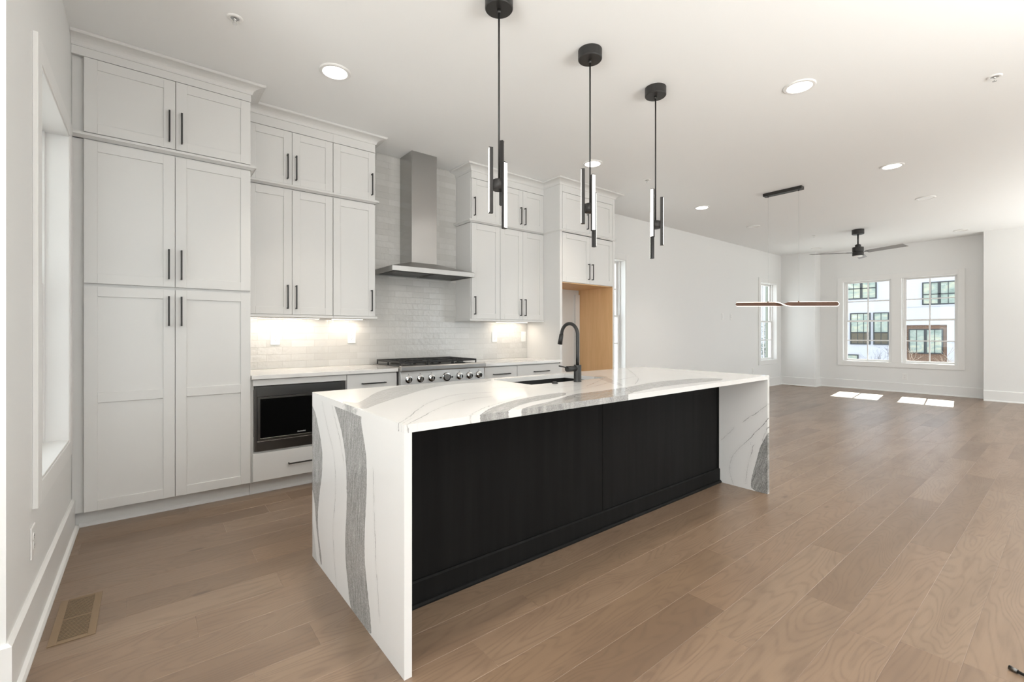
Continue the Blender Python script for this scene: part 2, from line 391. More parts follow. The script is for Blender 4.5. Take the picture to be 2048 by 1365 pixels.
wall_mesh('wall_left_side', 'y', -3.0, 2.436, -3.0, -1, [(-1.75, 0.95, 0.0, 2.4)])
wall_mesh('wall_rear', 'x', -3.17, XF + T, -3.0, -1, [(1.05, 3.75, 0.0, 2.4), (6.25, 8.95, 0.0, 2.4), (9.4, 11.6, 0.0, 2.4)])
b = MB(); b.box(-3.17, XF + T, -3.17, YW + T, CE, CE + 0.2); struct(b.build('ceiling', M['ceiling'], keep=True))

# oak planks, one island each, chamfered so every joint is a real fine groove
def floor():
    random.seed(11)
    bm = bmesh.new(); pitch = 0.1795; y00 = 0.28
    joints = {-1: [2.40, 3.523], 0: [3.96, 5.20], 1: [3.528, 5.62], 2: [2.44, 4.52], 3: [3.05, 5.15], 4: [2.017], 5: [2.516, 3.505], 6: [1.022, 3.43 + 1.68], 7: [1.39, 3.43],
              8: [0.304], 9: [0.54], 11: [0.165], 12: [0.52], 13: [-0.075], 14: [0.465], 17: [0.385]}
    k0 = int((-3.0 - y00) / pitch) - 1; k1 = int((YW - y00) / pitch) + 1
    c = 0.0011; d = 0.0009
    for k in range(k0, k1 + 1):
        ya = max(-3.0, y00 + k * pitch); yb = min(YW, y00 + (k + 1) * pitch)
        if yb - ya < 0.01: continue
        js = list(joints.get(k, [random.uniform(0.5, 2.2)]))
        while js[0] > -3.0: js.insert(0, js[0] - random.uniform(0.9, 2.0))
        while js[-1] < XF: js.append(js[-1] + random.uniform(0.9, 2.1))
        for a, bb in zip(js, js[1:]):
            a = max(a, -3.0); bb = min(bb, XF)
            if bb - a < 0.02: continue
            o = [bm.verts.new(p) for p in ((a, ya, -d), (bb, ya, -d), (bb, yb, -d), (a, yb, -d))]
            i = [bm.verts.new(p) for p in ((a + c, ya + c, 0), (bb - c, ya + c, 0), (bb - c, yb - c, 0), (a + c, yb - c, 0))]
            g = [bm.verts.new(p) for p in ((a, ya, -0.05), (bb, ya, -0.05), (bb, yb, -0.05), (a, yb, -0.05))]
            bm.faces.new(i)
            for q in range(4):
                r = (q + 1) % 4
                bm.faces.new((o[q], o[r], i[r], i[q])); bm.faces.new((g[q], g[r], o[r], o[q]))
            bm.faces.new(g[::-1])
    me = bpy.data.meshes.new('floor'); bm.to_mesh(me); bm.free(); me.materials.append(M['floor'])
    o = bpy.data.objects.new('floor', me); COL.objects.link(o); struct(o)
floor()

# baseboards with a small shoe
BP = [(0, 0), (0.034, 0), (0.034, 0.008), (0.028, 0.019), (0.016, 0.024), (0.016, 0.186), (0.006, 0.196), (0, 0.196)]
def bb_x(name, x0, x1, y, m0=0, m1=0, sy=1): struct(MB().profile_x(BP, x0, x1, y, sy, m0, m1).build(name, M['trim'], keep=True))
def bb_y(name, y0, y1, x, sx=1, m0=0, m1=0): struct(MB().profile_y(BP, y0, y1, x, sx, m0, m1).build(name, M['trim'], keep=True))
bb_x('baseboard_back', 4.95, XC, YW, 0, -1)
bb_y('baseboard_far', 1.13, 3.84, XF)
bb_y('baseboard_far_left_chase', 3.84, YW, XC, 1, 1, -1)
bb_x('baseboard_far_left_return', XC, XF, 3.84, 1, -1)
bb_y('baseboard_far_right_chase', -3.0, 1.13, XC)
bb_y('baseboard_left', 2.266, 3.985, XL, -1, 1, 0)
bb_x('baseboard_left_return', -3.0, XL, 2.266, 0, 1)

# double hung windows. local x runs along the wall, local y points outside
def window(idx, width, loc, rz, casing=True, label=None):
    W = width; z0, z1 = WZ0, WZ1; cw, ct = 0.092, 0.018
    e = bpy.data.objects.new('window_%d' % idx, None); COL.objects.link(e); e.location = loc; e.rotation_euler = (0, 0, rz); e['kind'] = 'structure'
    WB[e.name] = Vector((0, 0, 0))
    if label: e['label'] = label
    b = MB()
    if casing:
        b.box(-cw, 0, -ct, 0, z0 - cw, z1 + cw); b.box(W, W + cw, -ct, 0, z0 - cw, z1 + cw)
        b.box(0, W, -ct, 0, z1, z1 + cw); b.box(0, W, -ct, 0, z0 - cw, z0)
        b.build('casing', M['trim'], e, bevel=0.002); b = MB()
    j = 0.012
    b.box(0, j, -ct + .004, T, z0, z1); b.box(W - j, W, -ct + .004, T, z0, z1); b.box(j, W - j, -ct + .004, T, z1 - j, z1); b.box(j, W - j, -ct + .004, T, z0, z0 + j)
    b.box(j, j + 0.022, 0.085, T, z0 + j, z1 - j); b.box(W - j - 0.022, W - j, 0.085, T, z0 + j, z1 - j)
    b.build('window_frame', M['trim'], e, bevel=0.0015)
    zm = 1.508; s = j + 0.022
    for nm, ya, yb, za, zb in (('lower_sash', 0.092, 0.122, z0 + j, zm + 0.018), ('upper_sash', 0.126, 0.156, zm - 0.018, z1 - j)):
        b = MB(); st = 0.036
        b.box(s, s + st, ya, yb, za, zb); b.box(W - s - st, W - s, ya, yb, za, zb)
        b.box(s + st, W - s - st, ya, yb, za, za + (0.042 if nm[0] == 'l' else 0.034)); b.box(s + st, W - s - st, ya, yb, zb - 0.034, zb)
        sash = b.build(nm, M['trim'], e, bevel=0.0015)
        b = MB(); ym = (ya + yb) / 2; zc = (za + zb) / 2 + 0.004; xc = W / 2; g = 0.011
        b.box(xc - g, xc + g, ym - 0.009, ym + 0.009, za + 0.03, zb - 0.03); b.box(s + st - .005, xc - g, ym - 0.009, ym + 0.009, zc - g, zc + g); b.box(xc + g, W - s - st + .005, ym - 0.009, ym + 0.009, zc - g, zc + g)
        b.build('muntins', M['trim'], sash, bevel=0.001)
        b = MB(); b.box(s + st - .004, W - s - st + .004, ym - 0.0015, ym + 0.0015, za + 0.03, zb - 0.03)
        b.build('pane', M['glass'], sash)
    return e
window(1, W_LEFT[1] - W_LEFT[0], (XL, W_LEFT[0], 0), PI / 2)
window(2, W_MID[1] - W_MID[0], (W_MID[0], YW, 0), 0)
window(3, W_SIDE[1] - W_SIDE[0], (W_SIDE[0], YW, 0), 0)
window(4, W_A[1] - W_A[0], (XF, W_A[1], 0), -PI / 2, casing=False)
window(5, W_B[1] - W_B[0], (XF, W_B[1], 0), -PI / 2, casing=False)
# one shared casing round the twin windows
b = MB(); cw = 0.092; ya, yb = W_B[0], W_A[1]; x0 = XF - 0.018
b.box(x0, XF, ya - cw, ya, WZ0 - cw, WZ1 + cw); b.box(x0, XF, yb, yb + cw, WZ0 - cw, WZ1 + cw)
b.box(x0, XF, ya, yb, WZ1, WZ1 + cw); b.box(x0, XF, ya, yb, WZ0 - cw, WZ0); b.box(x0, XF, W_B[1], W_A[0], WZ0, WZ1)
struct(b.build('trim_1', M['trim'], keep=True, bevel=0.002))
# unseen sliding glass doors, added with their openings to light the room
def added_slider(idx, width, loc, rz):
    e = bpy.data.objects.new('door_%d' % idx, None); COL.objects.link(e); e.location = loc; e.rotation_euler = (0, 0, rz); e['kind'] = 'structure'; WB[e.name] = Vector((0, 0, 0))
    W = width; b = MB()
    b.box(0, 0.05, 0, T, 0, 2.4); b.box(W - 0.05, W, 0, T, 0, 2.4); b.box(0.05, W - 0.05, 0, T, 2.35, 2.4); b.box(0.05, W - 0.05, 0, T, 0, 0.04)
    b.build('door_frame', M['trim'], e)
    for a, c, y in ((0.05, W / 2 + 0.03, 0.09), (W / 2 - 0.03, W - 0.05, 0.13)):
        b = MB(); b.box(a, a + 0.06, y, y + 0.035, 0.04, 2.35); b.box(c - 0.06, c, y, y + 0.035, 0.04, 2.35); b.box(a + .06, c - .06, y, y + 0.035, 0.04, 0.12); b.box(a + .06, c - .06, y, y + 0.035, 2.28, 2.35)
        p = b.build('sliding_panel', M['trim'], e); b = MB(); b.box(a + .055, c - .055, y + .016, y + .02, .115, 2.285); b.build('pane', M['glass'], p)
added_slider(1, 2.7, (3.75, -3.0, 0), PI); added_slider(2, 2.7, (8.95, -3.0, 0), PI); added_slider(3, 2.7, (-3.0, -1.75, 0), PI / 2); added_slider(4, 2.2, (11.6, -3.0, 0), PI)

# ================================================================ cabinets
def door(parent, x0, x1, z0, z1, yf, mid=None, flat=False, name='door'):
    """shaker door; front face at y=yf, 20 mm thick. mid = height of a middle rail"""
    b = MB(); s = 0.064; t = 0.020; g = 0.0015; x0 += g; x1 -= g; z0 += g; z1 -= g
    if flat: b.box(x0, x1, yf, yf + t, z0, z1)
    else:
        b.box(x0, x0 + s, yf, yf + t, z0, z1); b.box(x1 - s, x1, yf, yf + t, z0, z1)
        b.box(x0 + s, x1 - s, yf, yf + t, z0, z0 + s); b.box(x0 + s, x1 - s, yf, yf + t, z1 - s, z1)
        if mid: b.box(x0 + s, x1 - s, yf, yf + t, mid - s / 2, mid + s / 2)
        b.box(x0 + s - .004, x1 - s + .004, yf + 0.008, yf + t - .002, z0 + s - .004, z1 - s + .004)
    return b.build(name, M['cab'], parent, bevel=0.0012)
def handle_v(parent, x, z0, z1, yf):
    b = MB(); w = 0.0052; d = 0.034
    b.box(x - w, x + w, yf - d, yf - d + 0.009, z0, z1)
    for z in (z0 + 0.006, z1 - 0.006): b.box(x - w * .9, x + w * .9, yf - d + 0.009, yf, z - 0.005, z + 0.005)
    return b.build('door_handle', M['black'], parent, bevel=0.001)
def handle_h(parent, x0, x1, z, yf):
    b = MB(); w = 0.0052; d = 0.034
    b.box(x0, x1, yf - d, yf - d + 0.009, z - w, z + w)
    for x in (x0 + 0.006, x1 - 0.006): b.box(x - 0.005, x + 0.005, yf - d + 0.009, yf, z - w * .9, z + w * .9)
    return b.build('drawer_handle', M['black'], parent, bevel=0.001)
def cab(name, label, x0, x1, yf, y1, z0, z1, cat='cabinet', group=None, m='cab'):
    """carcass whose face frame stands 20 mm behind the door fronts at yf"""
    e = thing(name, label, cat, ((x0 + x1) / 2, (yf + y1) / 2, z0), group=group)
    MB().box(x0, x1, yf + 0.0205, y1, z0, z1).build('cabinet_body', M[m], e, bevel=0.0008)
    return e
YP = 3.93; YU = 4.227; H1 = 0.205
# rails between the stacked rows: small projecting shelf moulding
def rail_prof(z): return [(0, z), (0.010, z), (0.028, z + 0.014), (0.034, z + 0.014), (0.034, z + 0.030), (0, z + 0.030)]
def rail(parent, x0, x1, yf, z=2.480, right_ret=None, left_ret=None, name='rail_moulding'):
    b = MB(); b.profile_x(rail_prof(z), x0, x1, yf + 0.02, 1, 1 if left_ret else 0, 1 if right_ret else 0)
    if right_ret: b.profile_y(rail_prof(z), yf + 0.02, right_ret, x1, -1, 1, 0)
    if left_ret: b.profile_y(rail_prof(z), yf + 0.02, left_ret, x0, 1, 1, 0)
    return b.build(name, M['cab'], parent)

# --- pantry stack
e = cab('pantry_cabinet', 'tall white pantry cabinet of four doors beside the left wall', -0.316, 0.610, YP, YW - .002, 0.100, 2.478, group='white kitchen cabinets')
b = MB(); b.box(XL + .001, -0.316, YP + 0.035, YP + 0.055, 0.10, 2.478); b.build('filler_strip', M['cab'], e)
b = MB(); b.box(XL + .001, 0.610, 4.005, 4.05, 0.0, 0.1); b.profile_x([(0, 0), (0.014, 0), (0.012, 0.012), (0, 0.022)], XL + .03, 0.610, 4.005); b.build('toe_kick', M['cab'], e)
for i, (a, c) in enumerate(((-0.316, 0.149), (0.149, 0.610))):
    hx = (0.114, 0.184)[i]
    d = door(e, a, c, 0.106, 1.543, YP, mid=0.828); handle_v(d, hx, 1.291, 1.495, YP)
    d = door(e, a, c, 1.559, 2.468, YP); handle_v(d, hx, 1.612, 1.817, YP)
rail(e, XL + .001, 0.612, YP, 2.478, right_ret=YU - .03)
e = cab('stacked_cabinet', 'short white two-door cabinet on top of the tall pantry', -0.316, 0.610, YP, YW - .002, 2.508, 3.046, group='white kitchen cabinets')
b = MB(); b.box(XL + .001, -0.316, YP + 0.035, YP + 0.055, 2.508, 3.046); b.build('filler_strip', M['cab'], e)
b = MB(); b.box(XL + .001, 0.612, YP, YP + 0.02, 2.992, 3.046); b.build('frieze_board', M['cab'], e)
for i, (a, c) in enumerate(((-0.316, 0.152), (0.152, 0.610))):
    d = door(e, a, c, 2.516, 2.990, YP); handle_v(d, (0.117, 0.186)[i], 2.560, 2.771, YP)

# --- left wall cabinets
def uppers(xs_pairs, side):
    pass
def wall_cab(name, label, x0, x1, z0, z1, doors, yf=YU, hz=None, light_rail=False, group='white kitchen cabinets', ends=(0, 0), panel_x=None):
    e = cab(name, label, x0, x1, yf, YW - .002, z0, z1, group=group)
    for a, c, hx, dz0, dz1 in doors:
        d = door(e, a, c, dz0, dz1, yf); handle_v(d, hx, hz[0], hz[1], yf)
    return e
Z_LO = (1.400, 2.468); Z_HI = (2.513, 2.965)
e = wall_cab('upper_cabinet', 'white two-door wall cabinet beside the pantry, over the built-in microwave', 0.612, 1.3085, 1.385, 2.478, [(0.625, 0.967, 0.929, *Z_LO), (0.967, 1.308, 0.997, *Z_LO)], hz=(1.448, 1.651))
rail(e, 0.612, 1.3085, YU)
MB().box(0.612, 1.3085, YU - 0.004, YU + 0.020, 1.378, 1.399).build('light_rail', M['cab'], e, bevel=0.001)
e = wall_cab('upper_cabinet', 'narrow white one-door wall cabinet just left of the range hood', 1.3095, 1.702, 1.385, 2.478, [(1.310, 1.702, 1.662, *Z_LO)], hz=(1.448, 1.651))
rail(e, 1.3095, 1.702, YU, right_ret=YW - .002)
b = MB(); b.box(1.3095, 1.722, YU - 0.004, YU + 0.020, 1.378, 1.399); b.box(1.702, 1.722, YU + .02, YW - .01, 1.378, 1.399); b.build('light_rail', M['cab'], e, bevel=0.001)
e = wall_cab('stacked_cabinet', 'short white two-door cabinet near the ceiling beside the pantry', 0.612, 1.3085, 2.508, 3.046, [(0.625, 0.967, 0.929, *Z_HI), (0.967, 1.308, 0.997, *Z_HI)], hz=(2.553, 2.762))
MB().box(0.612, 1.3085, YU, YU + .0205, 2.968, 3.046).build('frieze_board', M['cab'], e)
e = wall_cab('stacked_cabinet', 'short white one-door cabinet near the ceiling just left of the hood chimney', 1.3095, 1.702, 2.508, 3.046, [(1.310, 1.702, 1.666, *Z_HI)], hz=(2.552, 2.757))
MB().box(1.3095, 1.702, YU, YU + .0205, 2.968, 3.046).build('frieze_board', M['cab'], e)
# --- right wall cabinets
e = wall_cab('upper_cabinet', 'narrow white one-door wall cabinet just right of the range hood', 2.804, 3.2035, 1.385, 2.478, [(2.808, 3.203, 2.842, *Z_LO)], hz=(1.448, 1.650))
rail(e, 2.804, 3.2035, YU, left_ret=YW - .002)
b = MB(); b.box(2.784, 3.2035, YU - 0.004, YU + 0.020, 1.378, 1.399); b.box(2.784, 2.804, YU + .02, YW - .01, 1.378, 1.399); b.build('light_rail', M['cab'], e, bevel=0.001)
e = wall_cab('upper_cabinet', 'white two-door wall cabinet against the left side of the fridge alcove', 3.2045, 3.891, 1.385, 2.478, [(3.2045, 3.549, 3.506, *Z_LO), (3.549, 3.891, 3.577, *Z_LO)], hz=(1.448, 1.650))
rail(e, 3.2045, 3.891, YU)
MB().box(3.2045, 3.891, YU - 0.004, YU + 0.020, 1.378, 1.399).build('light_rail', M['cab'], e, bevel=0.001)
e = wall_cab('stacked_cabinet', 'short white one-door cabinet near the ceiling just right of the hood chimney', 2.804, 3.2035, 2.508, 3.046, [(2.808, 3.203, 2.838, *Z_HI)], hz=(2.548, 2.754))
MB().box(2.804, 3.2035, YU, YU + .0205, 2.968, 3.046).build('frieze_board', M['cab'], e)
e = wall_cab('stacked_cabinet', 'short white two-door cabinet near the ceiling against the left side of the fridge surround', 3.2045, 3.891, 2.508, 3.046, [(3.2045, 3.549, 3.506, *Z_HI), (3.549, 3.891, 3.573, *Z_HI)], hz=(2.548, 2.754))
MB().box(3.2045, 3.891, YU, YU + .0205, 2.968, 3.046).build('frieze_board', M['cab'], e)
# --- refrigerator surround
YFR = 3.94
tag(MB().box(3.892, 3.930, YFR, YW - .002, 0, 3.046).build('end_panel', M['cab'], bevel=0.001), 'tall white panel on the left of the empty fridge alcove', 'panel')
e = thing('end_panel', 'tall panel on the right of the empty fridge alcove, wood inside and white outside', 'panel', (4.90, 4.25, 0))
MB().box(4.884, 4.922, YFR, YW - .002, 0, 3.046).build('white_panel', M['cab'], e, bevel=0.001)
b = MB(); b.box(4.877, 4.8835, YFR + .002, YW - .006, 0, 1.858); w = b.build('wood_lining', M['maple'], e); w['label'] = 'light maple lining'
tag(MB().box(4.79, 4.875, YW - .03, YW - .002, 0, 1.79).build('filler_strip', M['trim'], bevel=0.001), 'narrow white vertical strip in the back right corner of the fridge alcove', 'trim')
e = thing('upper_cabinet', 'white two-door cabinet over the empty fridge alcove, wood underside', 'cabinet', (4.40, 4.25, 1.858), group='white kitchen cabinets')
MB().box(3.9315, 4.8825, YFR + .0205, YW - .002, 1.866, 2.478).build('cabinet_body', M['cab'], e, bevel=.0008)
w = MB().box(3.9315, 4.8765, YFR + .012, YW - .002, 1.856, 1.8655).build('bottom_board', M['maple'], e); w['label'] = 'light maple underside'
for a, c, hx in ((3.934, 4.429, 4.395), (4.429, 4.880, 4.464)):
    d = door(e, a, c, 1.868, 2.470, YFR); handle_v(d, hx, 1.920, 2.123, YFR)
RP = [(0, 2.478), (0.004, 2.478), (0.012, 2.492), (0.016, 2.492), (0.016, 2.508), (0, 2.508)]
b = MB(); b.profile_x(RP, 3.891, 4.923, YFR, 1, 1, 1); b.profile_y(RP, YFR, YU - .015, 3.891, 1, 1, 0); b.profile_y(RP, YFR, YW - .002, 4.923, -1, 1, 0); b.build('rail_moulding', M['cab'], e)
e = thing('stacked_cabinet', 'short white two-door cabinet near the ceiling over the fridge alcove', 'cabinet', (4.40, 4.25, 2.508), group='white kitchen cabinets')
MB().box(3.9315, 4.8825, YFR + .0205, YW - .002, 2.508, 3.046).build('cabinet_body', M['cab'], e, bevel=.0008)
for a, c, hx in ((3.934, 4.429, 4.372), (4.429, 4.880, 4.464)):
    d = door(e, a, c, 2.513, 2.960, YFR); handle_v(d, hx, 2.559, 2.752, YFR)
MB().box(3.9315, 4.8825, YFR, YFR + .0205, 2.963, 3.046).build('frieze_board', M['cab'], e)

# --- crown mouldings
def crown_prof():
    p = [(0, 3.044), (0.008, 3.044), (0.008, 3.050)]
    for i in range(7):
        a = i / 6 * PI / 2; p.append((0.010 + 0.066 * (1 - math.cos(a)), 3.050 + 0.042 * math.sin(a)))
    return p + [(0.082, 3.092), (0.088, 3.100), (0.088, CE - .001), (0, CE - .001)]
CP = crown_prof()
def crown(name, label, b): tag(b.build(name, M['cab']), label, 'moulding', 'crown mouldings over the cabinets')
b = MB(); b.profile_x(CP, XL + .001, 0.612, YP, 1, 0, 1); b.profile_y(CP, YP, YU, 0.612, -1, 1, -1)
crown('crown_moulding', 'white crown moulding over the tall pantry beside the left wall', b)
b = MB(); b.profile_x(CP, 0.613, 1.702, YU, 1, -1, 1); b.profile_y(CP, YU, YW - .012, 1.702, -1, 1, 0)
crown('crown_moulding', 'white crown moulding over the wall cabinets between pantry and hood', b)
b = MB(); b.profile_x(CP, 2.804, 3.890, YU, 1, 1, -1); b.profile_y(CP, YU, YW - .012, 2.804, 1, 1, 0)
crown('crown_moulding', 'white crown moulding over the wall cabinets right of the hood', b)
b = MB(); b.profile_x(CP, 3.891, 4.923, YFR, 1, 1, 1); b.profile_y(CP, YFR, YU, 3.891, 1, 1, -1); b.profile_y(CP, YFR, YW - .001, 4.923, -1, 1, 0)
crown('crown_moulding', 'white crown moulding over the fridge alcove', b)

# --- base cabinets
def toe(e, x0, x1):
    b = MB(); b.box(x0, x1, 4.005, 4.05, 0, 0.1); b.profile_x([(0, 0), (0.014, 0), (0.012, 0.012), (0, 0.022)], x0, x1, 4.005); b.build('toe_kick', M['cab'], e)
e = thing('microwave_cabinet', 'white base cabinet with a built-in microwave over one drawer', 'cabinet', (0.97, 4.24, 0.1), group='white kitchen cabinets')
b = MB(); b.box(0.612, 0.632, YP + .0205, YW - .002, 0.1, 0.890); b.box(1.318, 1.330, YP + .0205, YW - .002, 0.1, 0.890); b.box(0.632, 1.318, YP + .0205, YW - .002, 0.834, 0.890); b.box(0.632, 1.318, YP + .0205, YW - .002, 0.1, 0.332); b.box(.632, 1.318, YW - .02, YW - .002, .332, .834)
b.build('cabinet_body', M['cab'], e, bevel=.0008)
MB().box(0.624, 1.328, YP, YP + .02, 0.838, 0.886).build('face_board', M['cab'], e, bevel=.001)
d = door(e, 0.622, 1.330, 0.106, 0.322, YP, flat=True, name='drawer'); handle_h(d, 0.868, 1.083, 0.212, YP)
toe(e, 0.612, 1.330)
e = thing('base_cabinet', 'narrow white base cabinet just left of the range', 'cabinet', (1.56, 4.24, 0.1), group='white kitchen cabinets')
MB().box(1.331, 1.790, YP + .0205, YW - .002, 0.1, 0.890).build('cabinet_body', M['cab'], e, bevel=.0008)
d = door(e, 1.333, 1.788, 0.716, 0.882, YP, flat=True, name='drawer'); handle_h(d, 1.459, 1.676, 0.800, YP)
d = door(e, 1.333, 1.788, 0.106, 0.710, YP); handle_v(d, 1.75, 0.48, 0.685, YP); toe(e, 1.331, 1.790)
for x0, x1, h0, h1, lb in ((2.768, 3.215, 2.879, 3.105, 'white base cabinet just right of the range'), (3.2155, 3.891, 3.458, 3.688, 'white base cabinet between the range side cabinet and the fridge alcove')):
    e = thing('base_cabinet', lb, 'cabinet', ((x0 + x1) / 2, 4.24, 0.1), group='white kitchen cabinets')
    MB().box(x0, x1, YP + .0205, YW - .002, 0.1, 0.890).build('cabinet_body', M['cab'], e, bevel=.0008)
    d = door(e, x0 + .002, x1, 0.716, 0.878, YP, flat=True, name='drawer'); handle_h(d, h0, h1, 0.800, YP)
    xm = (x0 + x1) / 2
    if x1 - x0 > .5:
        d = door(e, x0 + .002, xm, 0.106, 0.710, YP); handle_v(d, xm - .035, 0.48, 0.685, YP); d = door(e, xm, x1, 0.106, 0.710, YP); handle_v(d, xm + .035, 0.48, 0.685, YP)
    else: d = door(e, x0 + .002, x1, 0.106, 0.710, YP); handle_v(d, x1 - .035, 0.48, 0.685, YP)
    toe(e, x0, x1)

# --- microwave
e = thing('microwave', 'built-in microwave with dark steel trim frame and black glass door', 'microwave', (0.975, 4.1, 0.338))
b = MB(); x0, x1, z0, z1 = 0.634, 1.317, 0.336, 0.832; yf = YP - .004; ix0, ix1, iz0, iz1 = 0.652, 1.299, 0.412, 0.753
b.box(0.634, ix0, yf, YP + .02, z0, z1); b.box(ix1, x1, yf, YP + .02, z0, z1); b.box(ix0, ix1, yf, YP + .02, z0, iz0); b.box(ix0, ix1, yf, YP + .02, iz1, z1)
b.build('trim_frame', M['steel_dark'], e, bevel=.0015)
MB().box(ix0 + .005, ix1 - .005, YP + .022, 4.45, iz0 + .004, iz1 - .004).build('oven_body', M['darkgap'], e)
b = MB(); gx0, gx1, gz0, gz1 = 0.673, 1.279, 0.434, 0.735; a = .003
b.box(ix0 + a, gx0, yf, YP + .02, iz0 + a, iz1 - a); b.box(gx1, ix1 - a, yf, YP + .02, iz0 + a, iz1 - a); b.box(gx0, gx1, yf, YP + .02, iz0 + a, gz0); b.box(gx0, gx1, yf, YP + .02, gz1, iz1 - a)
dr = b.build('microwave_door', M['steel_dark'], e, bevel=.001)
MB().box(gx0, gx1, yf + .002, YP + .018, gz0, gz1).build('door_glass', M['glassblack'], dr)
MB().cyl((1.262, yf + .002, 0.47), (1.262, yf - .006, 0.47), .006, n=16).build('door_button', M['chrome'], dr)
def text_mesh(name, body, size, m, parent, loc, rot, extrude=0.0002):
    cu = bpy.data.curves.new(name, 'FONT'); cu.body = body; cu.size = size; cu.extrude = extrude; cu.align_x = 'LEFT'
    t = bpy.data.objects.new(name + '_tmp', cu); COL.objects.link(t)
    bpy.context.view_layer.update()
    me = bpy.data.meshes.new_from_object(t.evaluated_get(bpy.context.evaluated_depsgraph_get())); bpy.data.objects.remove(t)
    me.name = name; me.materials.clear(); me.materials.append(m)
    o = bpy.data.objects.new(name, me); COL.objects.link(o); o.parent = parent; o.location = Vector(loc) - WB[parent.name]; o.rotation_euler = rot; return o
text_mesh('logo', 'KitchenAid', 0.0135, M['logo'], dr, (0.938, yf + .0018, 0.450), (PI / 2, 0, 0))

# --- worktops along the wall
def worktop(label, x0, x1):
    e = tag(MB().box(x0, x1, 3.900, YW - .001, 0.890, 0.921).build('countertop', M['quartz_plain'], bevel=.002), label, 'countertop', 'wall countertops')
worktop('white quartz countertop between the pantry and the range', 0.612, 1.790)
worktop('white quartz countertop between the range and the fridge alcove', 2.768, 3.891)
b = MB(); b.box(0.612, 3.891, YW - .010, YW - .0005, 0.9215, 1.384)
b.box(1.703, 2.803, YW - .010, YW - .0005, 1.3845, CE - .002)
tag(b.build('tile_backsplash', M['tile']), 'glossy off-white handmade subway tile behind the range and counters', 'backsplash')
# LED bars under the wall cabinets
for (x0, x1, P, lb) in ((0.68, 1.25, 1.5, 'thin LED bar under the two-door wall cabinet beside the pantry'), (1.36, 1.66, 0.9, 'thin LED bar under the narrow wall cabinet left of the hood'), (3.30, 3.80, 1.2, 'thin LED bar under the two-door wall cabinet beside the fridge alcove')):
    e = thing('under_cabinet_light', lb, 'light', ((x0 + x1) / 2, 4.44, 1.37), group='under-cabinet light bars')
    MB().box(x0, x1, 4.425, 4.455, 1.373, 1.3845).build('housing', M['plate'], e); MB().box(x0 + .005, x1 - .005, 4.428, 4.452, 1.371, 1.373).build('diffuser', M['led_bar'], e)
    area('lamp', (0, 0, -.001), (0, 0.12, -1), x1 - x0 - .02, 0.02, P, (1.0, 0.86, 0.70), parent=e)

# ================================================================ range
e = thing('range', 'stainless steel gas range with six burners and black iron grates', 'stove', (2.26, 4.2, 0))
b = MB(); b.box(1.797, 2.723, 3.885, YW - .03, 0.12, 0.925); b.build('range_body', M['steel_h'], e, bevel=.002)
MB().cyl((1.797, 3.862, 0.9135), (2.723, 3.862, 0.9135), .0265, n=8)
b = MB(); b.profile_x([(0, 0.888), (0.038, 0.888), (0.046, 0.896), (0.046, 0.930), (0.038, 0.940), (0, 0.940)], 1.793, 2.727, 3.886); b.build('bullnose', M['steel_h'], e, bevel=.002)
b = MB(); b.hexa([(1.797, 3.856, .735), (2.723, 3.856, .735), (2.723, 3.8845, .735), (1.797, 3.8845, .735), (1.797, 3.872, .8865), (2.723, 3.872, .8865), (2.723, 3.8845, .8865), (1.797, 3.8845, .8865)])
pan = b.build('control_panel', M['steel_h'], e, bevel=.0015)
for x in (1.874, 1.992, 2.109, 2.422, 2.539, 2.654):
    k = MB().lathe([(.034, 0), (.036, .004), (.034, .008), (.024, .010), (.024, .030), (.021, .034)], (x, 3.866, .815), 28, 'y').build('knob', M['chrome'], e)
    b = MB(); b.box(x - .006, x + .006, 3.818, 3.8275, .793, .837); b.build('grip', M['chrome'], k, bevel=.002)
k = MB().lathe([(.040, 0), (.044, .006), (.040, .012), (.032, .013), (.031, .006)], (2.275, 3.866, .815), 32, 'y').build('oven_dial', M['chrome'], e)
MB().cyl((2.275, 3.856, .815), (2.275, 3.850, .815), .030, n=28).build('dial_face', M['steel_h'], k)
for x in (2.208, 2.335): MB().cyl((x, 3.862, .812), (x, 3.855, .812), .008, n=14).build('indicator', M['dark'], e)
for x in (1.874, 1.992, 2.109, 2.422, 2.539, 2.654): MB().cyl((x, 3.872, .862), (x, 3.8675, .862), .0035, n=10).build('burner_mark', M['dark'], pan)
b = MB(); b.box(1.815, 2.705, 3.862, 3.884, .20, .70); od = b.build('oven_door', M['steel_h'], e, bevel=.003)
MB().box(1.95, 2.57, 3.860, 3.864, .32, .58).build('oven_window', M['glassblack'], od)
b = MB(); b.cyl((1.85, 3.815, .665), (2.67, 3.815, .665), .013, n=16)
for x in (1.90, 2.62): b.cyl((x, 3.862, .665), (x, 3.815, .665), .009, n=12)
b.build('oven_handle', M['chrome'], od)
for x in (1.84, 2.68):
    for y in (3.93, 4.46): MB().cyl((x, y, 0), (x, y, .12), .02, n=16).build('leg', M['steel_dark'], e)
MB().box(1.812, 2.708, 3.905, 4.50, .925, .9285).build('cooktop_pan', M['steel_dark'], e)
for x in (1.965, 2.26, 2.555):
    for y in (4.07, 4.36):
        bu = MB().lathe([(.05, 0), (.052, .008), (.036, .012), (.036, .018)], (x, y, .9285), 24).build('burner', M['steel_dark'], e)
        MB().lathe([(.034, 0), (.034, .007), (.028, .011)], (x, y, .947), 24).build('burner_cap', M['castiron'], bu)
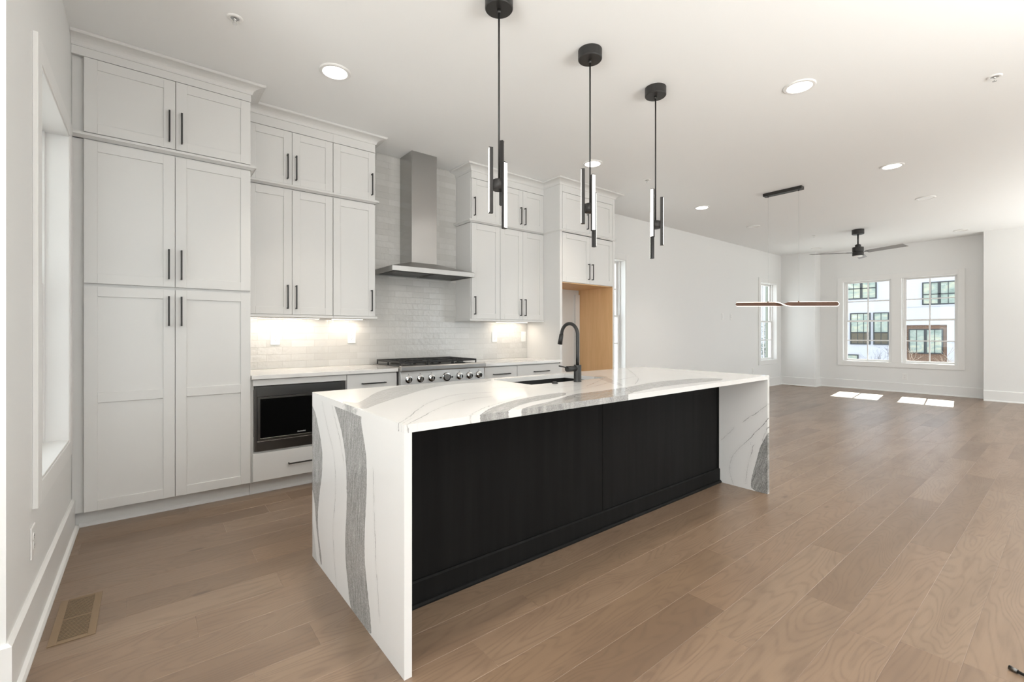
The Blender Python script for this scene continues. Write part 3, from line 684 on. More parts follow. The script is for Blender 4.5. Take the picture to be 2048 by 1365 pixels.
for x0 in (1.826, 2.114, 2.402):
    x1 = x0 + .284; y0, y1 = 3.955, 4.495; zt, zb = .975, .957; w = .011; b = MB()
    b.box(x0, x1, y0, y0 + w, zb, zt); b.box(x0, x1, y1 - w, y1, zb, zt); b.box(x0, x0 + w, y0 + w, y1 - w, zb, zt); b.box(x1 - w, x1, y0 + w, y1 - w, zb, zt)
    ym = (y0 + y1) / 2; b.box(x0 + w, x1 - w, ym - w / 2, ym + w / 2, zb, zt); xm = (x0 + x1) / 2
    for yc in (4.07, 4.36):
        b.box(xm - w / 2, xm + w / 2, yc + .035, yc + .125, zb, zt); b.box(xm - w / 2, xm + w / 2, yc - .105, yc - .035, zb, zt)
        b.box(x0 + w, xm - .035, yc - w / 2, yc + w / 2, zb, zt); b.box(xm + .035, x1 - w, yc - w / 2, yc + w / 2, zb, zt)
    for xx in (x0, x1 - w):
        for yy in (y0, ym - w / 2, y1 - w): b.box(xx, xx + w, yy, yy + w, .9286, zb)
    b.build('grate', M['castiron'], e, bevel=.0015)

# ================================================================ hood
e = thing('range_hood', 'stainless steel chimney range hood on the tiled wall', 'range hood', (2.27, 4.3, 1.84))
HB = YW - .0105
MB().box(2.105, 2.394, 4.272, HB, 1.966, CE - .001).build('chimney', M['steel_v'], e, bevel=.001)
b = MB(); x0, x1, y0, y1, z0, z1 = 1.803, 2.735, 4.06, HB, 1.838, 1.886
b.hexa([(x0, y0, z1), (x1, y0, z1), (x1, y1, z1), (x0, y1, z1), (2.10, 4.267, 1.966), (2.40, 4.267, 1.966), (2.40, y1, 1.966), (2.10, y1, 1.966)])
b.build('canopy', M['steel_h'], e)
b = MB(); b.box(x0, x1, y0, y0 + .012, z0, z1); b.box(x0, x1, y1 - .012, y1, z0, z1); b.box(x0, x0 + .012, y0 + .012, y1 - .012, z0, z1); b.box(x1 - .012, x1, y0 + .012, y1 - .012, z0, z1); b.box(x0 + .012, x1 - .012, y0 + .012, y1 - .012, 1.858, 1.866)
b.build('canopy_rim', M['steel_h'], e, bevel=.001)
for a, c in ((1.83, 2.26), (2.28, 2.71)):
    b = MB(); b.box(a, c, 4.15, 4.50, 1.846, 1.850)
    for i in range(11): y = 4.17 + i * .03; b.box(a + .02, c - .02, y, y + .014, 1.841, 1.846)
    b.build('filter', M['steel_dark'], e)
MB().box(2.14, 2.29, 4.068, 4.073, 1.836, 1.8385).build('control_strip', M['slot'], e)
for x in (1.98, 2.56): MB().cyl((x, 4.11, 1.850), (x, 4.11, 1.858), .028, n=24).build('hood_lamp', M['lens_off'], e)

# ================================================================ island
END_BANDS=[
(0.9, [(2.778, 0.86), (2.641, 0.829), (2.576, 0.758), (2.497, 0.642), (2.488, 0.555), (2.505, 0.474), (2.549, 0.371), (2.576, 0.259), (2.563, 0.158), (2.518, 0.083), (2.497, 0.021), (2.523, 0.017), (2.558, 0.108), (2.603, 0.197), (2.622, 0.298), (2.679, 0.39), (2.778, 0.364)]),
(0.92, [(2.323, 0.915), (2.259, 0.855), (2.188, 0.784), (2.147, 0.711), (2.12, 0.626), (2.114, 0.538), (2.114, 0.448), (2.127, 0.354), (2.137, 0.26), (2.127, 0.174), (2.104, 0.105), (2.078, 0.027), (2.04, -0.015), (1.818, -0.003), (1.826, 0.053), (1.853, 0.141), (1.88, 0.221), (1.896, 0.296), (1.896, 0.389), (1.885, 0.475), (1.874, 0.56), (1.869, 0.643), (1.874, 0.724), (1.902, 0.79), (1.936, 0.857), (1.93, 0.91)]),
(0.35, [(2.688, 0.21), (2.641, 0.131), (2.603, 0.025), (2.576, -0.004), (2.688, -0.008)]) ]
END_LINES=[
[(2.518, 0.916), (2.434, 0.793), (2.354, 0.707), (2.296, 0.646), (2.274, 0.543), (2.278, 0.424), (2.304, 0.344), (2.315, 0.244), (2.304, 0.164), (2.278, 0.066), (2.259, 0.009)],
[(2.342, 0.91), (2.296, 0.838), (2.23, 0.759), (2.181, 0.693), (2.154, 0.63)],
[(1.8, 0.68), (1.788, 0.486), (1.77, 0.296), (1.738, 0.116)],
[(2.161, 0.914), (2.134, 0.827), (2.088, 0.7)],
]
TOP_BANDS=[
(0.55, [(0.713, 2.157), (0.72, 1.921), (0.802, 2.009), (0.912, 2.111), (1.041, 2.214), (1.169, 2.327), (1.272, 2.406), (1.426, 2.499), (1.611, 2.532), (1.803, 2.487), (1.971, 2.718), (1.757, 2.761), (1.532, 2.76), (1.344, 2.694), (1.194, 2.619), (1.079, 2.536), (0.957, 2.399), (0.845, 2.224), (0.774, 2.125), (0.754, 2.163), (0.736, 2.234)]),
(0.85, [(0.944, 1.382), (0.991, 1.45), (1.031, 1.5), (1.171, 1.621), (1.341, 1.709), (1.45, 1.75), (1.664, 1.793), (1.806, 1.798), (1.77, 1.739), (1.666, 1.68), (1.453, 1.651), (1.29, 1.589), (1.127, 1.466), (1.031, 1.36)]),
(0.85, [(1.093, 1.36), (1.172, 1.453), (1.25, 1.508), (1.377, 1.564), (1.493, 1.588), (1.627, 1.641), (1.813, 1.712), (1.983, 1.699), (2.156, 1.72), (2.348, 1.733), (2.622, 1.79), (2.96, 1.772), (3.233, 1.693), (3.191, 1.561), (2.841, 1.591), (2.523, 1.614), (2.149, 1.566), (2.037, 1.533), (1.942, 1.481), (1.791, 1.393), (1.69, 1.467), (1.715, 1.498), (1.588, 1.5), (1.496, 1.469), (1.401, 1.413), (1.34, 1.364)]),
(0.3, [(2.649, 2.325), (2.761, 2.322), (2.561, 2.079), (2.339, 1.8), (2.282, 1.788), (2.43, 2.008), (2.538, 2.173)]) ]
TOP_LINES=[
[(0.709, 1.555), (0.752, 1.587), (0.882, 1.756), (1.018, 1.914), (1.126, 1.999), (1.233, 2.074), (1.335, 2.098), (1.484, 2.052)],
[(0.709, 1.485), (0.75, 1.538), (0.823, 1.602), (0.937, 1.712), (1.024, 1.781), (1.165, 1.88), (1.304, 1.919), (1.381, 1.909)],
[(0.764, 1.478), (0.798, 1.5), (0.86, 1.466)],
[(0.917, 1.421), (0.97, 1.484), (1.084, 1.594), (1.214, 1.679)],
[(1.003, 1.522), (1.112, 1.618), (1.299, 1.713), (1.501, 1.812)],
[(1.629, 2.209), (1.774, 2.141), (1.859, 1.977), (2.1, 1.984)],
[(2.121, 1.915), (2.331, 2.023), (2.566, 2.156), (2.722, 2.251)],
[(1.727, 1.742), (1.933, 1.826), (2.211, 1.895), (2.502, 2.009), (2.897, 2.111)],
[(3.443, 2.608), (2.992, 2.194), (2.725, 1.96), (2.46, 1.804)],
[(3.574, 2.286), (3.586, 2.077), (3.429, 1.845), (3.436, 1.681)],
]
RIGHT_BANDS=[
(1.0, [(1.503, 0.491), (1.53, 0.428), (1.564, 0.363), (1.586, 0.275), (1.615, 0.162), (1.632, 0.086), (1.64, 0.0), (1.475, -0.002), (1.475, 0.519)]) ]
RIGHT_LINES=[
[(1.497, 0.608), (1.51, 0.589), (1.552, 0.518), (1.609, 0.461), (1.643, 0.407), (1.702, 0.342), (1.751, 0.29), (1.787, 0.233), (1.806, 0.154), (1.802, 0.081), (1.781, 0.018)],
[(1.492, 0.713), (1.541, 0.666), (1.58, 0.626), (1.667, 0.56), (1.69, 0.538)],
[(1.775, 0.464), (1.825, 0.406), (1.869, 0.36)],
[(1.62, 0.352), (1.643, 0.251), (1.667, 0.162), (1.676, 0.051)],
[(1.547, 0.413), (1.53, 0.475), (1.503, 0.526)],
]

def seg_d(p, a, b):
    ax, ay = a; bx, by = b; dx, dy = bx - ax, by - ay; L = dx * dx + dy * dy
    t = 0 if L == 0 else max(0, min(1, ((p[0] - ax) * dx + (p[1] - ay) * dy) / L))
    return math.hypot(p[0] - ax - t * dx, p[1] - ay - t * dy)
def poly_sd(p, pl):
    d = min(seg_d(p, pl[i], pl[(i + 1) % len(pl)]) for i in range(len(pl))); ins = False; j = len(pl) - 1
    for i in range(len(pl)):
        xi, yi = pl[i]; xj, yj = pl[j]
        if (yi > p[1]) != (yj > p[1]) and p[0] < (xj - xi) * (p[1] - yi) / (yj - yi) + xi: ins = not ins
        j = i
    return -d if ins else d
def chaikin(pl, closed, n=2):
    for _ in range(n):
        q = []; m = len(pl)
        for i in range(m if closed else m - 1):
            a, b = pl[i], pl[(i + 1) % m]
            q.append((a[0] * .75 + b[0] * .25, a[1] * .75 + b[1] * .25)); q.append((a[0] * .25 + b[0] * .75, a[1] * .25 + b[1] * .75))
        if not closed: q = [pl[0]] + q + [pl[-1]]
        pl = q
    return pl
def slab(name, parent, U, V, w0, w1, axis, bands, lines, hole=None, flow=None):
    """slab with a fine grid on its broad faces; U,V grid coordinates, w0..w1 thickness. axis 'z': (x,y,z)=(u,v,w); axis 'x': (w,u,v)"""
    P = (lambda u, v, w: (u, v, w)) if axis == 'z' else (lambda u, v, w: (w, u, v))
    base = WB[parent.name]; bands = [(t, chaikin(p, True, 1)) for t, p in bands]; lines = [chaikin(l, False, 2) for l in lines]
    verts, faces, at = [], [], {}
    def inh(u, v): return hole and hole[0] + 1e-6 < u < hole[1] - 1e-6 and hole[2] + 1e-6 < v < hole[3] - 1e-6
    val = {}
    def ev(u, v):
        k = (round(u, 4), round(v, 4))
        if k not in val:
            best, tone = 9.0, 0.0
            for t, p in bands:
                s = poly_sd((u, v), p)
                if s < best: best, tone = s, t
            ln, sg = 9.0, 1.0
            for l in lines:
                for i in range(len(l) - 1):
                    q = seg_d((u, v), l[i], l[i + 1])
                    if q < ln: ln = q; sg = 1.0 if (l[i + 1][0] - l[i][0]) * (v - l[i][1]) - (l[i + 1][1] - l[i][1]) * (u - l[i][0]) > 0 else -1.0
            val[k] = (best, ln * sg, tone, *flow(u, v), ln)
        return val[k]
    idx = {}
    def vt(i, j, s):
        if (i, j, s) not in idx:
            idx[(i, j, s)] = len(verts); q = P(U[i], V[j], (w0, w1)[s]); verts.append((q[0] - base[0], q[1] - base[1], q[2] - base[2])); at[len(verts) - 1] = ev(U[i], V[j])
        return idx[(i, j, s)]
    nu, nv = len(U), len(V)
    solid = lambda i, j: 0 <= i < nu - 1 and 0 <= j < nv - 1 and not inh((U[i] + U[i + 1]) / 2, (V[j] + V[j + 1]) / 2)
    for i in range(nu - 1):
        for j in range(nv - 1):
            if not solid(i, j): continue
            faces.append((vt(i, j, 1), vt(i + 1, j, 1), vt(i + 1, j + 1, 1), vt(i, j + 1, 1))); faces.append((vt(i, j, 0), vt(i, j + 1, 0), vt(i + 1, j + 1, 0), vt(i + 1, j, 0)))
            if not solid(i - 1, j): faces.append((vt(i, j, 0), vt(i, j, 1), vt(i, j + 1, 1), vt(i, j + 1, 0)))
            if not solid(i + 1, j): faces.append((vt(i + 1, j, 1), vt(i + 1, j, 0), vt(i + 1, j + 1, 0), vt(i + 1, j + 1, 1)))
            if not solid(i, j - 1): faces.append((vt(i, j, 0), vt(i + 1, j, 0), vt(i + 1, j, 1), vt(i, j, 1)))
            if not solid(i, j + 1): faces.append((vt(i, j + 1, 1), vt(i + 1, j + 1, 1), vt(i + 1, j + 1, 0), vt(i, j + 1, 0)))
    me = bpy.data.meshes.new(name); me.from_pydata(verts, [], faces); me.update(); me.materials.append(M['quartz'])
    for k, nm in enumerate(('vein', 'line', 'tone', 'cross', 'along', 'near')):
        a = me.attributes.new(nm, 'FLOAT', 'POINT')
        for i in range(len(verts)): a.data[i].value = at[i][k]
    o = bpy.data.objects.new(name, me); COL.objects.link(o); o.parent = parent; WB[o.name] = base
    return o
def lin(a, b, n): return [a + (b - a) * i / n for i in range(n + 1)]
IX0, IX1, IY0, IY1, IZ = 0.7162, 3.7594, 1.5126, 2.6763, 0.914
TH = 0.030; SX0, SX1, SY0, SY1 = 1.905, 2.620, 2.185, 2.600
e = thing('island_countertop', 'white quartz island countertop with grey veins and waterfall ends', 'countertop', ((IX0 + IX1) / 2, (IY0 + IY1) / 2, 0))
U = lin(IX0, SX0, 80) + lin(SX0, SX1, 48)[1:] + lin(SX1, IX1, 76)[1:]; V = lin(IY0, SY0, 46) + lin(SY0, SY1, 28)[1:] + lin(SY1, IY1, 5)[1:]
slab('top_slab', e, U, V, IZ - TH, IZ, 'z', TOP_BANDS, TOP_LINES, (SX0, SX1, SY0, SY1), flow=lambda x, y: (y - .75 * (1 - math.exp(-(x - .7) / .55)), x))
slab('waterfall_end', e, lin(IY0, IY1, 78), lin(0.0, IZ - TH, 60), IX0, IX0 + TH, 'x', END_BANDS, END_LINES, flow=lambda y, z: (y - .05 * math.sin(z * 4.5), z))
slab('waterfall_end', e, lin(IY0, IY1, 78), lin(0.0, IZ - TH, 60), IX1 - TH, IX1, 'x', RIGHT_BANDS, RIGHT_LINES, flow=lambda y, z: (y * .94 + z * .30, z))
e = thing('island_cabinet', 'black-stained island cabinet with a flat two-panel back under the white countertop', 'cabinet', (2.24, 2.25, 0))
cx0, cx1 = IX0 + TH + .001, IX1 - TH - .001; zt = IZ - TH - .001
b = MB(); b.box(cx0, cx1, 1.915, 2.62, 0.0, .60); b.box(cx0, SX0 - .03, 1.915, 2.62, .60, zt); b.box(SX1 + .03, cx1, 1.915, 2.62, .60, zt); b.box(SX0 - .03, SX1 + .03, 1.915, 2.10, .60, zt); b.build('cabinet_body', M['island'], e)
MB().box(cx0, 2.2530, 1.900, 1.914, .10, zt).build('back_panel', M['island'], e, bevel=.001)
MB().box(2.2570, cx1 - .022, 1.900, 1.914, .10, zt).build('back_panel', M['island'], e, bevel=.001)
MB().box(cx1 - .020, cx1, 1.893, 1.914, .10, zt).build('corner_strip', M['island'], e, bevel=.001)
MB().profile_x([(0, 0), (0.028, 0), (0.028, 0.008), (0.022, 0.016), (0.013, 0.019), (0.013, 0.108), (0.006, 0.116), (0, 0.116)], cx0, cx1, 1.8985).build('base_moulding', M['island'], e)
b = MB(); b.box(cx1 - .05, cx1 - .022, 1.868, 1.8925, zt - .030, zt - .002); b.build('bracket', M['dark'], e, bevel=.004)
n = 5; w = (cx1 - cx0) / n
for i in range(n):
    a = cx0 + i * w; b = MB(); g = .002; t0, t1 = 2.6205, 2.640; s = .06
    x0, x1 = a + g, a + w - g; z0, z1 = .11, zt - .01
    b.box(x0, x0 + s, t0, t1, z0, z1); b.box(x1 - s, x1, t0, t1, z0, z1); b.box(x0 + s, x1 - s, t0, t1, z0, z0 + s); b.box(x0 + s, x1 - s, t0, t1, z1 - s, z1); b.box(x0 + s - .003, x1 - s + .003, t0, t1 - .008, z0 + s - .003, z1 - s + .003)
    d = b.build('door', M['island'], e, bevel=.001)
    hx = x1 - .03 if i % 2 == 0 else x0 + .03
    MB().box(hx - .005, hx + .005, t1 + .024, t1 + .033, .60, .80).box(hx - .004, hx + .004, t1, t1 + .024, .605, .615).box(hx - .004, hx + .004, t1, t1 + .024, .785, .795).build('door_handle', M['black'], d)
# sink
e = thing('sink', 'black undermount sink set in the island countertop', 'sink', (2.26, 2.39, .66))
b = MB(); x0, x1, y0, y1 = SX0 - .006, SX1 + .006, SY0 - .006, SY1 + .006; z1 = IZ - TH - .001; z0 = .665; w = .012
b.box(x0 - w, x0, y0 - w, y1 + w, z0, z1); b.box(x1, x1 + w, y0 - w, y1 + w, z0, z1); b.box(x0, x1, y0 - w, y0, z0, z1); b.box(x0, x1, y1, y1 + w, z0, z1); b.box(x0, x1, y0, y1, z0, z0 + w)
b.build('basin', M['blacksink'], e, bevel=.002)
MB().lathe([(.045, 0), (.045, .003), (.03, .003), (.028, .001)], (2.26, 2.44, z0 + w), 28).build('drain', M['dark'], e)
# faucet
e = thing('faucet', 'matte black gooseneck faucet standing at the island sink', 'faucet', (2.270, 2.130, IZ))
f = MB(); f.lathe([(.027, 0), (.027, .003), (.0255, .004), (.0255, .112), (.024, .114)], (2.27, 2.13, IZ), 32); f.build('faucet_body', M['black'], e)
R = .0755; pts = [(2.27, 2.13, 1.02), (2.27, 2.13, 1.10), (2.27, 2.13, 1.18), (2.27, 2.13, 1.232)]
for i in range(1, 22): a = math.radians(i * 8.2); pts.append((2.27, 2.13 + R - R * math.cos(a), 1.232 + R * math.sin(a)))
a = math.radians(21 * 8.2); q = pts[-1]; pts.append((2.27, q[1] + .030 * math.sin(a) * .6, q[2] - .02))
MB().tube(pts, .0118, 18).build('spout_tube', M['black'], e)
q = pts[-1]; MB().cyl((2.27, q[1], q[2] + .012), (2.27, q[1] + .016, q[2] - .058), .0145, .0165, n=24).build('spray_head', M['black'], e)
h = MB().cyl((2.25, 2.13, 1.004), (2.168, 2.13, 1.004), .0185, n=28).build('handle_hub', M['black'], e)
MB().cyl((2.178, 2.13, 1.012), (2.096, 2.13, 1.028), .0045, n=12).build('lever', M['black'], h)
tag(MB().lathe([(.020, 0), (.020, .003), (.017, .006), (.017, .010), (.012, .012)], (2.074, 2.147, IZ), 28).build('air_switch', M['black']), 'small black round air switch button on the island beside the sink', 'button')

# ================================================================ outlets and switches
def plate_thing(name, label, cat, loc, rz, kind='duplex', hang=None):
    e = thing(name, label, cat, loc, rz, local=True, group='white wall plates')
    MB().box(-.040, .040, -.006, 0, -.065, .065).build('cover_plate', M['plate'], e, bevel=.002)
    if kind == 'switch':
        MB().box(-.0165, .0165, -.010, -.006, -.033, .033).build('rocker', M['plate'], e, bevel=.002)
    else:
        for z in (-.020, .020):
            r = MB().lathe([(.0165, 0), (.0165, .002)], (0, -.006, z), 20, 'y').build('socket', M['plate'], e)
            b = MB(); b.box(-.0075, -.0055, -.0085, -.0078, z, z + .008); b.box(.0050, .0070, -.0085, -.0078, z, z + .008); b.cyl((0, -.0078, z - .007), (0, -.0085, z - .007), .0022, n=8); b.build('slots', M['slot'], r)
    return e
yb = YW - .0102
o = plate_thing('outlet', 'white outlet on the backsplash beside the pantry', 'outlet', (.899, yb, 1.200), 0); o['group'] = 'outlets on the backsplash'
o = plate_thing('outlet', 'white outlet on the backsplash just left of the range', 'outlet', (1.588, yb, 1.205), 0); o['group'] = 'outlets on the backsplash'
o = plate_thing('outlet', 'white outlet on the backsplash right of the range', 'outlet', (3.358, yb, 1.195), 0); o['group'] = 'outlets on the backsplash'
o = plate_thing('light_switch', 'white switch plate on the backsplash against the fridge alcove panel', 'switch', (3.825, yb, 1.195), 0, 'switch'); o['group'] = 'outlets on the backsplash'
plate_thing('light_switch', 'white switch on the long bare wall, left one of a pair at eye height', 'switch', (9.121, YW - .0002, 1.575), 0, 'switch')
plate_thing('outlet', 'white plate on the long bare wall, right one of a pair at eye height', 'outlet', (9.469, YW - .0002, 1.578), 0)
plate_thing('outlet', 'white outlet low on the long wall near the narrow far window', 'outlet', (10.486, YW - .0002, .400), 0)
plate_thing('outlet', 'white outlet under the twin windows on the far wall', 'outlet', (XF - .0002, 2.312, .330), -PI / 2)
plate_thing('outlet', 'white outlet low on the left wall over the floor register', 'outlet', (XL + .0002, 2.700, .385), PI / 2)

# ================================================================ floor registers
def register(label, x0, x1, y0, y1, long_y=True, flush=True):
    e = thing('floor_register', label, 'vent', ((x0 + x1) / 2, (y0 + y1) / 2, 0))
    z = .004; ix0, ix1, iy0, iy1 = x0 + .027, x1 - .026, y0 + .020, y1 - .012
    b = MB(); b.box(x0, ix0, y0, y1, .0003, z); b.box(ix1, x1, y0, y1, .0003, z); b.box(ix0, ix1, y0, iy0, .0003, z); b.box(ix0, ix1, iy1, y1, .0003, z)
    ym = (iy0 + iy1) / 2; b.box(ix0, ix1, ym - .003, ym + .003, .0003, z - .0005); b.build('frame', M['register'], e, bevel=.001)
    MB().box(ix0, ix1, iy0, iy1, .0002, .0006).build('duct_shade_sheet', M['duct'], e)  # dark sheet on the floor stands for the shaded duct
    n = 30; b = MB()
    for i in range(n):
        y = iy0 + (iy1 - iy0) * (i + .5) / n
        if abs(y - ym) < .004: continue
        b.hexa([(ix0, y - .0016, .0007), (ix1, y - .0016, .0007), (ix1, y - .0002, .0007), (ix0, y - .0002, .0007), (ix0, y - .0008, z - .0006), (ix1, y - .0008, z - .0006), (ix1, y + .0016, z - .0006), (ix0, y + .0016, z - .0006)])
    b.build('louvres', M['register'], e)
register('brown metal floor register beside the left wall', -0.312, -0.168, 2.546, 2.940)
register('brown floor register at the foot of the far chase wall', 11.78, 11.93, 4.0, 4.28)
# door stop lying on the floor at the lower right
e = thing('rubber_tipped_rod', 'dark metal rod with a clear clip lying on the floor at lower right', 'rod', (2.47, .13, 0))
MB().tube([(2.480, .150, .008), (2.450, .085, .009), (2.42, .02, .009)], .0055, 10).build('rod', M['dark'], e)
MB().cyl((2.487, .168, .008), (2.477, .146, .008), .0078, .0072, n=14).build('rod_tip', M['steel_dark'], e)

# ================================================================ ceiling lights
def can(label, x, y, lit=True, power=3.8):
    e = thing('recessed_light', label, 'ceiling light', (x, y, CE), local=True, group='recessed ceiling lights')
    n = 40; b = MB(); b.lathe([(.108, 0), (.108, -.004), (.102, -.009), (.084, -.010), (.080, -.004), (.080, -.0005)], (0, 0, -.0003), n); b.build('trim_ring', M['trim'], e)
    MB().cyl((0, 0, -.0048), (0, 0, -.0098) if lit else (0, 0, -.0075), .0795, .076, n=n).build('lens', M['led_lens'] if lit else M['lens_off'], e)
    if lit: area('lamp', (0, 0, -.013), (0, 0, -1), .15, .15, power, (1.0, 0.88, 0.74), 'DISK', parent=e, spread=1.45)
    return e
can('lit recessed light in front of the cabinets between pantry and hood', 1.045, 3.330)
can('lit recessed light nearest the upper right corner of the photo', 3.850, 1.335)
can('lit recessed light behind the middle island pendant', 3.825, 3.363)
can('lit recessed light right of the linear pendant canopy', 6.490, 1.325)
can('lit recessed light on the ceiling left of the linear pendant canopy', 6.432, 3.526)
can('unlit recessed light left of the linear pendant wires', 8.290, 3.600, False)
can('unlit recessed light between the linear pendant and the upper right', 8.391, 1.350, False)
can('unlit recessed light just left of the ceiling fan near the far wall', 11.50, 3.650, False)
can('unlit recessed light over the right twin window', 11.54, 1.369, False)
for x, y in ((1.05, 1.33), (1.05, -.75), (3.84, -.75), (6.45, -.75), (8.39, -.75)): can('added recessed light outside the view, lighting the room', x, y)  # unseen lamps added beyond the visible grid of recessed lights
def sprinkler(label, x, y, s=1.0):
    e = thing('fire_sprinkler', label, 'sprinkler', (x, y, CE), local=True, group='fire sprinklers')
    MB().lathe([(.043, 0), (.043, -.002), (.036, -.007), (.026, -.007), (.024, -.002)], (0, 0, -.0003), 28).build('escutcheon', M['trim'], e)
    MB().cyl((0, 0, -.0025), (0, 0, -.003), .023, n=20).build('cup', M['wire'], e)
    b = MB(); b.cyl((0, 0, -.003), (0, 0, -.014), .009, n=14); b.cyl((-.009, 0, -.013), (-.003, 0, -.034), .0018, n=8); b.cyl((.009, 0, -.013), (.003, 0, -.034), .0018, n=8); b.cyl((0, 0, -.034), (0, 0, -.036), .013, n=16); b.build('sprinkler_head', M['chrome'], e)
sprinkler('fire sprinkler on the ceiling over the pantry', .404, 3.132)
sprinkler('fire sprinkler on the ceiling over the rightmost island pendant', 4.754, 3.311)
sprinkler('fire sprinkler at the upper right of the photo', 4.81, .398)
sprinkler('fire sprinkler on the ceiling left of the fan', 9.95, 3.20)

# ================================================================ island pendants
def bar(e, ang, zc, lit_lamp=1.2):
    R_, L, w = .046, .366, .0115; a = math.radians(ang); u = Vector((math.cos(a), math.sin(a), 0)); v = Vector((-math.sin(a), math.cos(a), 0))
    def bx(b, r0, r1, hw, z0, z1):
        P = lambda r, s, z: tuple(u * r + v * (s * hw) + Vector((0, 0, z)))
        b.hexa([P(r0, -1, z0), P(r1, -1, z0), P(r1, 1, z0), P(r0, 1, z0), P(r0, -1, z1), P(r1, -1, z1), P(r1, 1, z1), P(r0, 1, z1)])
    b = MB(); bx(b, R_ - w, R_ + w - .0024, w, zc - L / 2, zc + L / 2); bx(b, R_ + w - .0024, R_ + w, w, zc - L / 2, zc - L / 2 + .005); bx(b, R_ + w - .0024, R_ + w, w, zc + L / 2 - .005, zc + L / 2)
    o = b.build('light_bar', M['dark'], e, bevel=.0008)
    b = MB(); bx(b, R_ + w - .0022, R_ + w + .0006, w - .0012, zc - L / 2 + .0055, zc + L / 2 - .0055); b.build('led_strip', M['led_strip'], o)
def pendant(label, x, hi):
    y = 2.03; e = thing('pendant_light', label, 'pendant light', (x, y, CE), local=True, group='black three-bar pendants over the island'); z = lambda q: q - CE
    MB().lathe([(.078, 0), (.078, -.058), (.074, -.063)], (0, 0, -.0003), 44).build('canopy', M['black'], e)
    MB().cyl((0, 0, -.063), (0, 0, -.085), .011, n=16).build('collar', M['black'], e)
    MB().cyl((0, 0, -.08), (0, 0, z(2.09)), .0052, n=12).build('stem', M['black'], e)
    MB().cyl((0, 0, z(2.095)), (0, 0, z(2.040)), .036, n=32).build('hub', M['dark'], e)
    for k, zc in enumerate((2.150, 2.092, 2.000)): bar(e, hi + 120 * k, z(zc))
pendant('black pendant with three upright light bars, nearest of three over the island', 1.530, 72 - 38.6)
pendant('middle of the three black pendants over the island', 2.283, 165 - 38.6)
pendant('farthest black three-bar pendant over the island', 3.023, 225 - 38.6)

# ================================================================ linear twisted pendant
e = thing('linear_pendant', 'thin twisted LED ribbon pendant hanging from two wires', 'pendant light', (6.49, 2.44, CE))
MB().box(6.445, 6.535, 2.212, 2.675, CE - .040, CE - .0003).build('canopy', M['black'], e, bevel=.002)
for y in (2.259, 2.626):
    MB().lathe([(.009, 0), (.009, -.010), (.004, -.014)], (6.49, y, CE - .040), 14).build('wire_nut', M['black'], e)
    zb = 1.6195 + (y - 2.4375) * .044 + .028
    MB().cyl((6.49, y, CE - .05), (6.49, y, zb + .012), .0011, n=6, caps=False).build('wire', M['wire'], e)
    MB().lathe([(.011, 0), (.009, .010), (.003, .020)], (6.49, y, zb - .006), 14).build('wire_nut', M['bronze'], e)
def ribbon(half, thick, r, edge=False):
    """flat ribbon along y, twisted half a turn about its middle"""
    bm = bmesh.new(); n = 120; L = .6165; prev = None; secs = []
    for i in range(n + 1):
        s = -L + 2 * L * i / n; t = max(0.0, min(1.0, (s + .13) / .26)); t = t * t * (3 - 2 * t); th = PI * t
        h = half
        dist_end = L - abs(s)
        if dist_end < half: h = math.sqrt(max(1e-6, half * half - (half - dist_end) ** 2))
        secs.append((s, th, h))
    return secs
S = ribbon(.0265, .010, 0)
def ribbon_mesh(name, m, parent, lo, hi, thick, both=False):
    b = MB()
    def pt(s, th, a, c): # a across, c through
        return Vector((6.49 + a * math.sin(th) + c * math.cos(th), 2.4375 + s, 1.6195 + s * .044 + a * math.cos(th) - c * math.sin(th)))
    for sgn in ((1, -1) if both else (1,)):
        prev = None
        for s, th, h in S:
            if both: a0, a1 = sgn * max(0, h - lo), sgn * (h + hi)
            else: a0, a1 = -max(h - lo, .0005), max(h - lo, .0005)
            ring = [b.bm.verts.new(pt(s, th, a0, -thick)), b.bm.verts.new(pt(s, th, a1, -thick)), b.bm.verts.new(pt(s, th, a1, thick)), b.bm.verts.new(pt(s, th, a0, thick))]
            if prev: b.bridge(prev, ring, smooth=False)
            else: b.bm.faces.new(ring[::-1])
            prev = ring
        b.bm.faces.new(prev)
    return b.build(name, m, parent)
ribbon_mesh('ribbon_plate', M['bronze'], e, .002, 0, .009)
ribbon_mesh('led_edge', M['led_ribbon'], e, .0018, .0022, .006, both=True)

